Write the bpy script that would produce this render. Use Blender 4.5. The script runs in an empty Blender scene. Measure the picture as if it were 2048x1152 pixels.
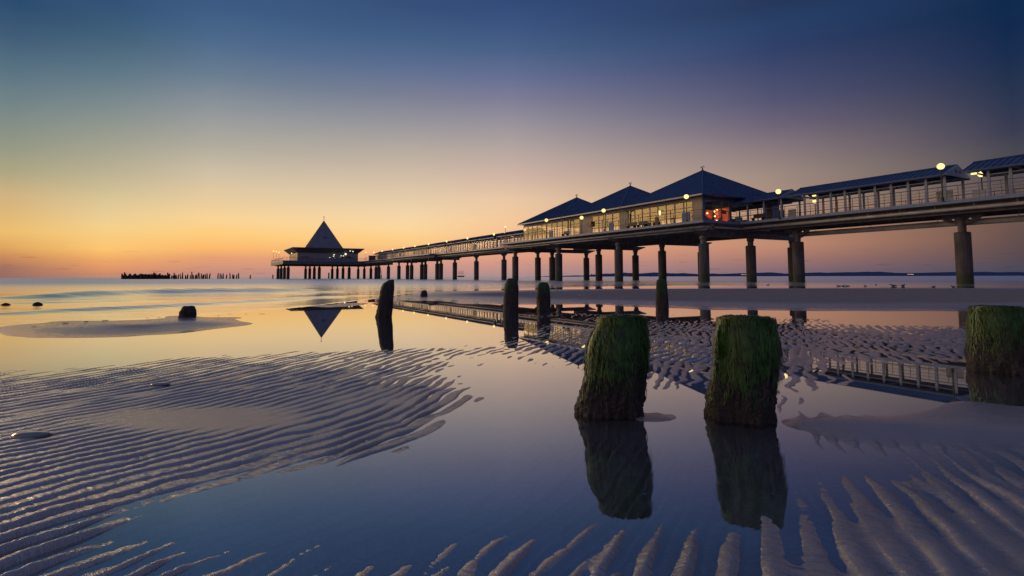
import bpy, bmesh, math, random
import numpy as np
from mathutils import Vector, Matrix

random.seed(7); rng = np.random.default_rng(7)
C = bpy.data.collections.new('place'); S = bpy.context.scene
S.collection.children.link(C)
PI = math.pi; R = math.radians

# ------------------------------------------------------------------ survey helpers (camera geometry -> world)
F = 1100.0; PITCH = R(4.0); ROLL = R(0.12); CX, CY, EYE = 1024.0, 476.6, 0.6
FW = np.array([0, math.cos(PITCH), math.sin(PITCH)]); RT = np.array([1.0, 0, 0]); UP = np.cross(RT, FW)
R2 = RT*math.cos(ROLL)-UP*math.sin(ROLL); U2 = UP*math.cos(ROLL)+RT*math.sin(ROLL)
def spot(px, py, z=0.0):
    d = FW*F+R2*(px-CX)+U2*(CY-py); k = (z-EYE)/d[2]
    return d[0]*k, d[1]*k
def at_depth(px, py, Y):
    d = FW*F+R2*(px-CX)+U2*(CY-py); k = Y/d[1]
    return d[0]*k, Y, EYE+d[2]*k

# pier frame: s runs along the pier out to sea, t across it (negative = away from the camera)
AX = R(29.0); PD = (-math.sin(AX), math.cos(AX)); PN = (-math.cos(AX), -math.sin(AX)); PROT = R(119.0)
TC = -50.0
def W(s, t, z=0.0):
    return (s*PD[0]+t*PN[0], s*PD[1]+t*PN[1], z)

# ------------------------------------------------------------------ materials
def new_mat(name):
    m = bpy.data.materials.new(name); m.use_nodes = True
    nt = m.node_tree; b = nt.nodes['Principled BSDF']
    return m, nt, b
def N(nt, kind, **kw):
    n = nt.nodes.new(kind)
    for k, v in kw.items():
        if k.startswith('_'): n.inputs[k[1:].replace('_', ' ')].default_value = v
        else: setattr(n, k, v)
    return n
def simple(name, col, rough=0.6, metal=0.0, var=0.25, scale=3.0, bump=0.0, spec=0.5, stretch=None):
    m, nt, b = new_mat(name); L = nt.links
    b.inputs['Roughness'].default_value = rough; b.inputs['Metallic'].default_value = metal
    b.inputs['Specular IOR Level'].default_value = spec
    tc = N(nt, 'ShaderNodeTexCoord'); mp = N(nt, 'ShaderNodeMapping')
    if stretch: mp.inputs['Scale'].default_value = stretch
    L.new(tc.outputs['Object'], mp.inputs[0])
    no = N(nt, 'ShaderNodeTexNoise'); no.inputs['Scale'].default_value = scale; no.inputs['Detail'].default_value = 6
    L.new(mp.outputs[0], no.inputs['Vector'])
    r = N(nt, 'ShaderNodeValToRGB')
    r.color_ramp.elements[0].position = 0.3; r.color_ramp.elements[1].position = 0.72
    r.color_ramp.elements[0].color = [c*(1-var) for c in col]+[1]
    r.color_ramp.elements[1].color = [min(1, c*(1+var)) for c in col]+[1]
    L.new(no.outputs['Fac'], r.inputs[0]); L.new(r.outputs[0], b.inputs['Base Color'])
    if bump:
        bp = N(nt, 'ShaderNodeBump', _Strength=bump, _Distance=0.02); L.new(no.outputs['Fac'], bp.inputs['Height']); L.new(bp.outputs[0], b.inputs['Normal'])
    return m
def emitter(name, col, k):
    m, nt, b = new_mat(name)
    b.inputs['Base Color'].default_value = (*col, 1); b.inputs['Emission Color'].default_value = (*col, 1)
    b.inputs['Emission Strength'].default_value = k; b.inputs['Roughness'].default_value = 0.4
    return m
M = {}
M['slate'] = simple('roof_sheet', (0.03, 0.066, 0.15), 0.42, 0.0, 0.25, 1.5)
M['headroof'] = simple('pyramid_sheet', (0.2, 0.2, 0.225), 0.55, 0.0, 0.15, 0.6)
M['paint'] = simple('blue_grey_paint', (0.17, 0.23, 0.34), 0.45, 0, 0.18, 4)
M['post'] = simple('white_grey_paint', (0.27, 0.31, 0.38), 0.45, 0, 0.12, 5)
M['steel'] = simple('dark_steel', (0.13, 0.11, 0.1), 0.6, 0.0, 0.4, 2.0, 0.1)
M['rail'] = simple('rail_steel', (0.16, 0.14, 0.13), 0.45, 0.2, 0.2, 8)
M['pipe'] = simple('grey_pipe', (0.40, 0.38, 0.35), 0.42, 0.0, 0.3, 1.2)
M['clad'] = simple('wood_cladding', (0.46, 0.38, 0.28), 0.55, 0, 0.22, 6, 0.0, 0.5, (8, 8, .6))
M['frame'] = simple('window_frame', (0.20, 0.17, 0.14), 0.45, 0, 0.2, 6)
M['gutter'] = simple('pale_gutter', (0.50, 0.43, 0.34), 0.4, 0.0, 0.15, 5)
M['deckwood'] = simple('deck_boards', (0.2, 0.17, 0.14), 0.7, 0, 0.3, 3)
M['dark'] = simple('dark_metal', (0.025, 0.025, 0.03), 0.5, 0, 0.3, 5)
M['white'] = simple('white_panel', (0.55, 0.57, 0.62), 0.5, 0, 0.08, 5)
M['bluepanel'] = simple('blue_grey_panel', (0.08, 0.15, 0.30), 0.5, 0, 0.15, 4)
M['redbox'] = simple('red_sheet', (0.35, 0.05, 0.04), 0.5, 0, 0.15, 4)
M['globe'] = emitter('lamp_glass', (1.0, 0.78, 0.28), 1.5)
M['whitelamp'] = emitter('white_lamp', (1.0, 0.88, 0.62), 1.6)
M['warmbulb'] = emitter('warm_bulb', (1.0, 0.6, 0.2), 5)
M['redglow'] = emitter('glowing_shop_goods', (0.9, 0.12, 0.03), 0.5)  # goods glow by themselves, standing in for the light inside the shop
M['amber'] = emitter('glowing_shop_back', (0.80, 0.20, 0.04), 0.28)  # back wall glows by itself in place of lamplight falling on it
M['greenlit'] = emitter('lit_door', (0.42, 0.42, 0.17), 0.42)
M['shiplight'] = emitter('ship_light', (1.0, 0.85, 0.65), 1.4)
M['ship'] = simple('ship_hull', (0.05, 0.05, 0.07), 0.6, 0, 0.2, 0.2)
M['gullgrey'] = simple('gull_feathers', (0.16, 0.15, 0.16), 0.7, 0, 0.3, 20)
M['hill'] = simple('hazed_wooded_hills', (0.06, 0.10, 0.20), 0.95, 0, 0.12, 0.002, 0, 0.0)  # blue of the distant air put into the woodland colour, no haze volume
M['farwood'] = simple('old_wet_timber', (0.03, 0.02, 0.014), 0.8, 0, 0.4, 3.0)

def mat_concrete():
    m, nt, b = new_mat('pile_concrete'); L = nt.links
    g = N(nt, 'ShaderNodeNewGeometry'); sp = N(nt, 'ShaderNodeSeparateXYZ'); L.new(g.outputs['Position'], sp.inputs[0])
    mp = N(nt, 'ShaderNodeMapping'); mp.inputs['Scale'].default_value = (1.6, 1.6, 0.35); L.new(g.outputs['Position'], mp.inputs[0])
    no = N(nt, 'ShaderNodeTexNoise', _Scale=2.2, _Detail=7); L.new(mp.outputs[0], no.inputs['Vector'])
    r = N(nt, 'ShaderNodeValToRGB'); e = r.color_ramp.elements
    e[0].position = .3; e[0].color = (0.05, 0.042, 0.038, 1); e[1].position = .75; e[1].color = (0.14, 0.12, 0.112, 1)
    L.new(no.outputs['Fac'], r.inputs[0])
    ad = N(nt, 'ShaderNodeMath', operation='MULTIPLY_ADD'); ad.inputs[1].default_value = 0.5
    L.new(no.outputs['Fac'], ad.inputs[0]); L.new(sp.outputs['Z'], ad.inputs[2])
    mr = N(nt, 'ShaderNodeMapRange'); mr.inputs[1].default_value = 0.85; mr.inputs[2].default_value = 1.12
    L.new(ad.outputs[0], mr.inputs[0])
    mx = N(nt, 'ShaderNodeMix', data_type='RGBA'); mx.inputs[6].default_value = (0.05, 0.06, 0.03, 1)
    L.new(mr.outputs[0], mx.inputs[0]); L.new(r.outputs[0], mx.inputs[7]); L.new(mx.outputs[2], b.inputs['Base Color'])
    b.inputs['Roughness'].default_value = 0.75
    return m
M['concrete'] = mat_concrete()

def mat_glass(name, refl, tint, top=1.0):
    m, nt, b = new_mat(name); L = nt.links
    gl = N(nt, 'ShaderNodeBsdfGlossy'); gl.inputs['Roughness'].default_value = 0.03; gl.inputs['Color'].default_value = (.86, .84, .8, 1)
    tr = N(nt, 'ShaderNodeBsdfTransparent'); tr.inputs['Color'].default_value = (*tint, 1)
    fr = N(nt, 'ShaderNodeFresnel', _IOR=1.5)
    ge = N(nt, 'ShaderNodeNewGeometry'); io = N(nt, 'ShaderNodeMapRange'); io.inputs[3].default_value = 1.5; io.inputs[4].default_value = 1/1.5   # same look from both faces of the sheet
    L.new(ge.outputs['Backfacing'], io.inputs[0]); L.new(io.outputs[0], fr.inputs['IOR'])
    mr = N(nt, 'ShaderNodeMapRange'); mr.inputs[3].default_value = refl; mr.inputs[4].default_value = top
    mx = N(nt, 'ShaderNodeMixShader'); L.new(fr.outputs[0], mr.inputs[0]); L.new(mr.outputs[0], mx.inputs[0])
    L.new(tr.outputs[0], mx.inputs[1]); L.new(gl.outputs[0], mx.inputs[2])
    L.new(mx.outputs[0], nt.nodes['Material Output'].inputs[0])
    return m
M['pane'] = mat_glass('window_glass', 0.10, (0.84, 0.82, 0.78))
M['screen'] = mat_glass('clear_screen', 0.0, (0.96, 0.965, 0.96), 0.06)
M['shopglass'] = mat_glass('shop_glass', 0.02, (0.9, 0.88, 0.88))

def mat_wood():
    m, nt, b = new_mat('weathered_groyne_wood'); L = nt.links
    tc = N(nt, 'ShaderNodeTexCoord'); mp = N(nt, 'ShaderNodeMapping'); mp.inputs['Scale'].default_value = (1, 1, 0.22)
    L.new(tc.outputs['Object'], mp.inputs[0])
    n1 = N(nt, 'ShaderNodeTexNoise', _Scale=38.0, _Detail=8, _Roughness=.65); L.new(mp.outputs[0], n1.inputs['Vector'])
    n2 = N(nt, 'ShaderNodeTexNoise', _Scale=9.0, _Detail=5); L.new(tc.outputs['Object'], n2.inputs['Vector'])
    n3 = N(nt, 'ShaderNodeTexNoise', _Scale=110.0, _Detail=4); L.new(tc.outputs['Object'], n3.inputs['Vector'])
    r = N(nt, 'ShaderNodeValToRGB'); e = r.color_ramp.elements
    e[0].position = .33; e[0].color = (0.011, 0.009, 0.007, 1); e[1].position = .74; e[1].color = (0.075, 0.050, 0.032, 1)
    L.new(n1.outputs['Fac'], r.inputs[0])
    gr = N(nt, 'ShaderNodeValToRGB'); e = gr.color_ramp.elements
    e[0].position = .35; e[0].color = (0.014, 0.03, 0.010, 1); e[1].position = .7; e[1].color = (0.045, 0.095, 0.02, 1)
    L.new(n3.outputs['Fac'], gr.inputs[0])
    at = N(nt, 'ShaderNodeAttribute', attribute_name='moss')
    ad = N(nt, 'ShaderNodeMath', operation='ADD'); L.new(at.outputs['Fac'], ad.inputs[0]); L.new(n2.outputs['Fac'], ad.inputs[1])
    mr = N(nt, 'ShaderNodeMapRange'); mr.inputs[1].default_value = 0.86; mr.inputs[2].default_value = 1.08; L.new(ad.outputs[0], mr.inputs[0])
    mx = N(nt, 'ShaderNodeMix', data_type='RGBA'); L.new(mr.outputs[0], mx.inputs[0]); L.new(r.outputs[0], mx.inputs[6]); L.new(gr.outputs[0], mx.inputs[7])
    L.new(mx.outputs[2], b.inputs['Base Color'])
    b.inputs['Roughness'].default_value = 0.62
    a2 = N(nt, 'ShaderNodeMath', operation='ADD'); L.new(n1.outputs['Fac'], a2.inputs[0]); L.new(n3.outputs['Fac'], a2.inputs[1])
    bp = N(nt, 'ShaderNodeBump', _Strength=0.9, _Distance=0.012); L.new(a2.outputs[0], bp.inputs['Height']); L.new(bp.outputs[0], b.inputs['Normal'])
    return m
M['wood'] = mat_wood()
def mat_weed():
    m, nt, b = new_mat('green_seaweed'); L = nt.links
    g = N(nt, 'ShaderNodeObjectInfo'); tc = N(nt, 'ShaderNodeTexCoord')
    no = N(nt, 'ShaderNodeTexNoise', _Scale=22.0, _Detail=8, _Roughness=.7); L.new(tc.outputs['Object'], no.inputs['Vector'])
    r = N(nt, 'ShaderNodeValToRGB'); e = r.color_ramp.elements
    e[0].position = .34; e[0].color = (0.012, 0.03, 0.005, 1); e[1].position = .68; e[1].color = (0.065, 0.19, 0.022, 1)
    L.new(no.outputs['Fac'], r.inputs[0]); L.new(r.outputs[0], b.inputs['Base Color'])
    b.inputs['Roughness'].default_value = 0.38
    return m
M['weed'] = mat_weed()

# ------------------------------------------------------------------ mesh builder
class MB:
    def __init__(s): s.v = []; s.f = []; s.smooth = False
    def add(s, vs, fs):
        n = len(s.v); s.v += [tuple(v) for v in vs]; s.f += [tuple(i+n for i in f) for f in fs]; return s
    def box(s, x0, x1, y0, y1, z0, z1):
        return s.add([(x, y, z) for z in (z0, z1) for (x, y) in ((x0, y0), (x1, y0), (x1, y1), (x0, y1))],
                     [(3, 2, 1, 0), (4, 5, 6, 7), (0, 1, 5, 4), (1, 2, 6, 5), (2, 3, 7, 6), (3, 0, 4, 7)])
    def prism(s, poly, a, b, fn):
        n = len(poly); vs = [fn(p, a) for p in poly]+[fn(p, b) for p in poly]
        return s.add(vs, [tuple(range(n-1, -1, -1)), tuple(range(n, 2*n))]+[(i, (i+1) % n, n+(i+1) % n, n+i) for i in range(n)])
    def tube(s, p, q, r, r2=None, seg=8):
        p, q = Vector(p), Vector(q); d = (q-p).normalized(); r2 = r if r2 is None else r2
        a = d.orthogonal().normalized(); b = d.cross(a)
        vs = []
        for c, rr in ((p, r), (q, r2)):
            vs += [c+(a*math.cos(2*PI*i/seg)+b*math.sin(2*PI*i/seg))*rr for i in range(seg)]
        return s.add(vs, [tuple(range(seg-1, -1, -1)), tuple(range(seg, 2*seg))]+[(i, (i+1) % seg, seg+(i+1) % seg, seg+i) for i in range(seg)])
    def path(s, pts, r, seg=8):
        for a, b in zip(pts[:-1], pts[1:]): s.tube(a, b, r, None, seg)
        return s
    def lathe(s, prof, c=(0, 0, 0), seg=16):
        vs = []; n = len(prof)
        for (r, z) in prof: vs += [(c[0]+r*math.cos(2*PI*i/seg), c[1]+r*math.sin(2*PI*i/seg), c[2]+z) for i in range(seg)]
        fs = [(k*seg+i, k*seg+(i+1) % seg, (k+1)*seg+(i+1) % seg, (k+1)*seg+i) for k in range(n-1) for i in range(seg)]
        fs += [tuple(range(seg-1, -1, -1)), tuple(range((n-1)*seg, n*seg))]
        return s.add(vs, fs)
    def sphere(s, c, r, seg=14, sq=1.0):
        n = seg//2
        return s.lathe([(max(1e-3, r*math.sin(PI*k/n)), -r*sq*math.cos(PI*k/n)) for k in range(n+1)], c, seg)
    def build(s, name, mat, parent=None, smooth=False):
        me = bpy.data.meshes.new(name); me.from_pydata(s.v, [], s.f); me.update()
        if smooth: me.polygons.foreach_set('use_smooth', [True]*len(me.polygons))
        me.materials.append(mat)
        o = bpy.data.objects.new(name, me); C.objects.link(o)
        if parent: o.parent = parent
        return o
def tag(o, label=None, cat=None, group=None, kind=None):
    if label: o['label'] = label
    if cat: o['category'] = cat
    if group: o['group'] = group
    if kind: o['kind'] = kind
    return o
def thing(name, loc, label, cat, group=None, rz=0.0):
    o = bpy.data.objects.new(name, None); C.objects.link(o); o.empty_display_size = 0.2
    o.location = loc; o.rotation_euler = (0, 0, rz); return tag(o, label, cat, group)
def copy_tree(o, parent=None):
    c = o.copy(); C.objects.link(c)
    if parent: c.parent = parent
    for ch in [x for x in C.objects if x.parent == o]: copy_tree(ch, c)
    return c
def ordinal(i): return ['first', 'second', 'third', 'fourth', 'fifth', 'sixth', 'seventh', 'eighth', 'ninth', 'tenth', 'eleventh', 'twelfth', 'thirteenth', 'fourteenth', 'fifteenth', 'sixteenth', 'seventeenth', 'eighteenth', 'nineteenth', 'twentieth'][i]

# ------------------------------------------------------------------ numpy noise
def vnoise(x, y, seed):
    r = np.random.default_rng(seed); T = r.random((256, 256)).astype(np.float32)
    xi = np.floor(x).astype(int); yi = np.floor(y).astype(int); fx = x-xi; fy = y-yi
    fx = fx*fx*fx*(fx*(fx*6-15)+10); fy = fy*fy*fy*(fy*(fy*6-15)+10)
    a = T[xi & 255, yi & 255]; b = T[(xi+1) & 255, yi & 255]; c = T[xi & 255, (yi+1) & 255]; d = T[(xi+1) & 255, (yi+1) & 255]
    return (a*(1-fx)+b*fx)*(1-fy)+(c*(1-fx)+d*fx)*fy-0.5
def grid_object(name, X, Y, Z, mat, attrs=None):
    nr, nc = X.shape; me = bpy.data.meshes.new(name)
    co = np.stack([X, Y, Z], -1).reshape(-1, 3).astype(np.float32)
    idx = np.arange(nr*nc).reshape(nr, nc)
    q = np.stack([idx[:-1, :-1], idx[:-1, 1:], idx[1:, 1:], idx[1:, :-1]], -1).reshape(-1)
    nq = len(q)//4
    me.vertices.add(nr*nc); me.vertices.foreach_set('co', co.reshape(-1))
    me.loops.add(len(q)); me.loops.foreach_set('vertex_index', q.astype(np.int32))
    me.polygons.add(nq); me.polygons.foreach_set('loop_start', np.arange(0, len(q), 4, dtype=np.int32))
    me.polygons.foreach_set('use_smooth', np.ones(nq, dtype=bool))
    me.update(calc_edges=True)
    for k, v in (attrs or {}).items():
        a = me.attributes.new(k, 'FLOAT', 'POINT'); a.data.foreach_set('value', v.reshape(-1).astype(np.float32))
    me.materials.append(mat)
    o = bpy.data.objects.new(name, me); C.objects.link(o); return o

# ------------------------------------------------------------------ the beach
# height notes of the beach: (survey point x, y, mean height mm above the water, ripple amplitude mm)
H_NOTES = [
 # sea
 (0,575,-200,0),(400,575,-200,0),(800,572,-160,0),(1100,568,-140,0),(1500,567,-120,0),(2000,566,-120,0),
 (0,600,-120,0),(300,600,-110,0),(600,592,-100,0),(0,630,-50,0),(250,615,-50,0),(500,604,-45,0),(700,592,-40,0),
 (900,577,-40,0),(1100,570,-40,0),
 # shoreline strip
 (0,650,-1.5,0),(200,640,-1.5,0),(420,630,-1.5,0),(740,598,-1,0),(540,628,-2,0),
 # small left bar
 (60,668,4,0),(150,647,1,0),(150,655,8,0),(150,664,18,0),(150,672,5,0),(150,679,-3,0),(280,641,.5,0),(280,648,7,0),(280,656,27,0),(280,664,18,0),(280,670,2,0),(280,676,-4,0),(400,637,.5,0),(400,643,7,0),(400,650,22,0),(400,657,8,0),(400,664,-3,0),(470,643,1,0),(470,648,5,0),(470,654,-1,0),(0,668,0,0),(0,680,-3,0),(530,648,-3,0),(500,636,-.5,0),(590,636,-5,0),(330,631,-1,0),(100,641,-1,0),(440,631,-1.5,0),
 (600,611,-.6,0),(680,606,-.3,0),(640,617,-1,0),(565,620,-1,0),(705,611,-.5,0),(600,624,-1,0),(680,620,-1,0),
 # big right bar
 (795,592,3,0),(870,590,16,0),(1000,590,34,0),(1200,590,44,1),(1500,592,50,1),(1800,592,50,1),(2040,592,50,1),
 (900,598,7,0),(1000,604,12,0),(1150,605,15,0),(1320,607,18,0),(1500,612,18,0),(1750,613,18,0),(2040,613,18,0),
 (850,582,0,0),(1000,581,3,0),(1200,576,5,0),(1450,573,5,0),(1800,573,5,0),(2040,574,5,0),
 (860,604,-4,0),(1000,611,-4,0),(1180,609,-1,3),(1330,618,-3,2),(1450,626,-5,2),(1650,627,-6,2),(1850,627,-6,2),(2040,627,-6,2),
 # mirror pool
 (0,700,-16,0),(150,695,-22,0),(350,685,-24,0),(550,665,-22,0),(750,640,-20,0),(900,625,-14,0),(640,632,-9,0),(980,640,-13,3),(250,707,-12,3),(800,665,-18,2),(950,662,-13,6),
 # right rippled flat
 (1080,632,-4,6),(1200,632,-5,8),(1130,660,-6,9),(1200,690,-4,10),(1300,650,-2,9),(1400,642,-3,8),(1560,640,-4,7),(1600,655,-2,8),(1380,680,1,8),(1330,720,0,9),(1390,740,0,9),(1300,770,-4,9),(1380,780,-7,9),(1340,812,-16,7),
 (1640,670,1,7),(1720,650,-5,5),(1850,645,-5,5),(1800,665,1,5),(1900,668,2,5),(1700,690,1,8),(1800,700,0,7),(1900,705,0,6),(2040,680,2,6),(1600,720,1,8),(1700,724,-1,8),(1800,722,-2,8),(1900,726,-4,7),(1620,770,-2,9),(1700,770,-5,9),(1600,805,-4,8),(1680,800,-9,8),
 (1780,750,-12,5),(1900,760,-16,2),(1850,800,-18,1),(1750,808,-15,4),(2040,780,-14,2),
 # tongue of sand behind the middle stump; top edge raised to hide lamp reflection
 (1580,838,1,2),(1640,834,1,5),(1700,852,15,0),(1800,862,19,0),(1900,866,20,0),(2040,868,20,0),(1620,848,8,0),(1760,836,4,2),(1900,840,7,2),(1905,807,3,1),(1860,826,3,1),(1960,808,3,1),(1905,822,5,1),(1950,795,-10,1),(1900,795,-8,1),(2040,842,8,1),(1700,874,6,1),(1850,886,5,3),(2000,898,4,4),(1560,860,-8,2),(1600,868,-6,5),
 # sand by the left stump
 (1240,834,-1,1),(1300,836,6,1),(1350,838,0,2),(1380,842,-8,1),(1270,848,-7,1),(1340,856,-12,2),
 # below the tongue
 (1650,890,-4,7),(1750,900,-4,8),(1850,912,-5,8),(1950,925,-2,8),(2040,930,1,8),(1620,920,-15,7),(1720,925,-11,7),(1560,940,-22,5),
 # fan bank at lower right
 (1640,965,-9,9),(1740,955,-8,9),(1850,955,-4,9),(1950,985,2,9),(2040,1000,6,7),(1580,1020,-7,9),(1700,1040,1,9),(1850,1050,5,8),(2000,1080,9,5),(1500,1000,-11,9),(1490,1060,-4,10),(1400,1040,-11,9),(1400,1100,-4,10),(1600,1110,1,9),(1750,1120,5,9),(1900,1130,8,7),(2040,1140,10,4),
 (1300,1090,-5,10),(1220,1060,-9,10),(1150,1070,-8,10),(1060,1085,-8,10),(940,1085,-9,10),(840,1085,-11,10),(740,1085,-13,10),(1250,1140,-2,10),(1100,1140,-3,10),(950,1140,-5,10),(800,1140,-7,10),(680,1130,-12,10),(620,1080,-14,9),(560,1130,-13,9),
 # deep central pool
 (1250,1000,-24,5),(1100,1000,-27,5),(1400,980,-22,5),(1000,900,-26,5),(1100,870,-26,4),(1050,800,-22,4),(1110,760,-17,5),(900,960,-27,5),(750,1000,-26,5),(620,1030,-20,6),(500,1060,-17,8),(1500,900,-24,4),(1400,900,-24,4),(1250,880,-18,4),(450,1120,-12,10),(350,1140,-7,10),(1060,1030,-22,7),(1320,1010,-20,6),(1480,955,-21,6),
 # left bank
 (0,745,-8,6),(200,727,-10,6),(400,715,-9,6),(560,702,-10,6),(100,770,-4,8),(300,760,-4,8),(500,745,-3,8),(650,720,-7,7),(760,705,-6,8),(860,700,-8,8),(0,800,0,8),(200,800,2,7),(400,790,2,7),(600,770,-1,7),(750,750,-4,7),(880,740,-8,7),(1000,715,-9,6),
 (150,840,8,4),(330,830,10,2),(450,850,12,1.2),(560,850,11,2),(300,860,11,2),(650,800,7,4),(720,810,6,5),(560,800,5,6),(640,845,8,5),(0,860,7,5),(0,900,5,8),(200,890,6,7),(400,890,6,7),(550,885,5,8),(700,850,4,8),(800,830,1,9),(880,815,-2,9),(820,865,-1,9),(900,850,-9,8),(960,800,-10,8),(960,825,-17,6),(800,780,-1,8),(900,770,-7,7),(1000,770,-15,5),(900,890,-16,7),(780,900,-6,9),
 (0,960,4,9),(200,940,4,9),(400,930,2,9),(560,915,1,9),(680,905,-2,9),(0,1020,2,9),(150,1000,2,9),(300,970,1,9),(450,955,-3,9),(600,940,-8,9),(650,960,-12,8),(500,990,-12,8),(650,985,-15,8),(0,1080,0,10),(150,1050,-3,10),(300,1020,-9,9),(400,1030,-15,8),(0,1140,-1,10),(120,1120,-3,10),(250,1090,-7,10),(350,1080,-11,10),(240,1145,-5,10),
]
CREST_NOTES = [((0,1092),(216,1012)),((216,1012),(431,955)),((0,935),(157,912)),((204,943),(392,904)),((0,792),(88,771)),((440,783),(557,757)),((173,1108),(247,1077)),
 ((722,1149),(820,1077)),((792,1149),(875,1083)),((949,1149),(1028,1069)),((1106,1149),(1181,1055)),((1483,1151),(1503,1001)),((1578,1151),(1564,996)),((1655,1151),(1606,987)),((1736,1151),(1642,954)),
 ((1839,1103),(1726,935)),((1952,1119),(1774,935)),((2017,1038),(1887,945)),((1962,938),(1878,899)),((851,1014),(941,967)),((659,918),(820,873)),((798,724),(855,699)),((977,690),(1008,667)),((1081,735),(1118,724)),
 ((1324,792),(1366,752)),((1366,752),(1394,736)),((1298,787),(1331,741)),((1587,813),(1609,755)),((1681,782),(1640,735)),((1783,687),(1774,677)),((1900,690),(1888,678))]

def field(px, py):
    X, Y = spot(px, py); return X/Y, math.log(Y)
def lift(a, b, h, r):
    if r >= 4 and h > -12 and a < 1010 and b < 1000: h += 5.0
    elif r >= 6 and h > -17 and a < 420: h += 3.5
    elif r >= 5 and a > 1060 and 625 < b < 790 and h > -9: h += 3.5
    elif r >= 6 and a > 1560 and b > 940: h += 3.0
    elif r >= 8 and b > 1040: h += 1.5 if a > 1000 else 4.0
    if a >= 1620 and 845 < b < 890 and r < 2: h += 4
    return h
hn = np.array([(*field(a, b), lift(a, b, h, r), r+(3.5 if 3 < r < 8 and h < -16 and b > 750 else 0)) for a, b, h, r in H_NOTES])
def rbf_fit(P, V, c=0.03):
    D = np.sqrt(((P[:, None]-P[None])**2).sum(-1)+c*c); return np.linalg.solve(D+np.eye(len(P))*-1e-3, V)
def rbf_eval(P, Wt, Q, c=0.03):
    out = np.zeros((len(Q), Wt.shape[1]))
    for i in range(0, len(Q), 20000):
        q = Q[i:i+20000]; out[i:i+20000] = np.sqrt(((q[:, None]-P[None])**2).sum(-1)+c*c) @ Wt
    return out
HP = hn[:, :2]*[1.0, 1.15]; HV = hn[:, 2:].copy(); HV[:, 0] = np.clip(HV[:, 0], -60, 60)
HM = HV.mean(0); HW = rbf_fit(HP, HV-HM)
gu = np.linspace(-1.0, 1.0, 240); gl = np.linspace(0.05, 3.75, 260)
GU, GL = np.meshgrid(gu, gl); HG = (rbf_eval(HP, HW, np.stack([GU.ravel(), GL.ravel()*1.15], -1))+HM).reshape(260, 240, 2)
def lookup(G, u, l):
    fu = np.clip((u+1.0)/2.0*239, 0, 238.999); fl = np.clip((l-0.05)/3.70*259, 0, 258.999)
    i = fu.astype(int); j = fl.astype(int); a = (fu-i)[..., None]; b = (fl-j)[..., None]
    return (G[j, i]*(1-a)+G[j, i+1]*a)*(1-b)+(G[j+1, i]*(1-a)+G[j+1, i+1]*a)*b

# ripple phase: a smooth field whose gradient lies across the noted crests
mids, grads = [], []
for a, b in CREST_NOTES:
    p = np.array(spot(*a)); q = np.array(spot(*b)); v = q-p; v /= np.linalg.norm(v)
    m = (p+q)/2; lam = 0.078 if m[1] < 2.2 else 0.092
    if m[0] < -0.6: lam = 0.086
    if m[1] > 2.2 and m[0] < .4: lam = 0.08
    mids.append(m); grads.append(np.array([v[1], -v[0]])*2*PI/lam)
mids = np.array(mids); grads = np.array(grads)
pc = np.array([(x, y) for y in (1.2, 1.7, 2.4, 3.4, 4.8) for x in np.linspace(-0.95, 0.95, 7)*y]); pw = 0.55*pc[:, 1]
def phase_basis(x, y):
    d2 = (x[..., None]-pc[:, 0])**2+(y[..., None]-pc[:, 1])**2
    return np.concatenate([x[..., None], y[..., None], np.exp(-d2/(2*pw**2))], -1)
A_, B_ = [], []
e = 1e-4
bx = (phase_basis(mids[:, 0]+e, mids[:, 1])-phase_basis(mids[:, 0]-e, mids[:, 1]))/(2*e)
by = (phase_basis(mids[:, 0], mids[:, 1]+e)-phase_basis(mids[:, 0], mids[:, 1]-e))/(2*e)
Am = np.concatenate([bx, by]); bm = np.concatenate([grads[:, 0], grads[:, 1]])
reg = np.eye(Am.shape[1])*0.25; reg[0, 0] = reg[1, 1] = 0.001
ph_w = np.linalg.solve(Am.T@Am+reg, Am.T@bm)

STUMPS = []   # (x, y, radius) filled below, used for the scour round each post
POSTS = {}
def note_post(key, px, py, r):
    x, y = spot(px, py); POSTS[key] = (x, y); STUMPS.append((x, y, r))
note_post('A', 1220, 822, .14); note_post('B', 1485, 832, .145); note_post('C', 2005, 740, .18)

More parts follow.
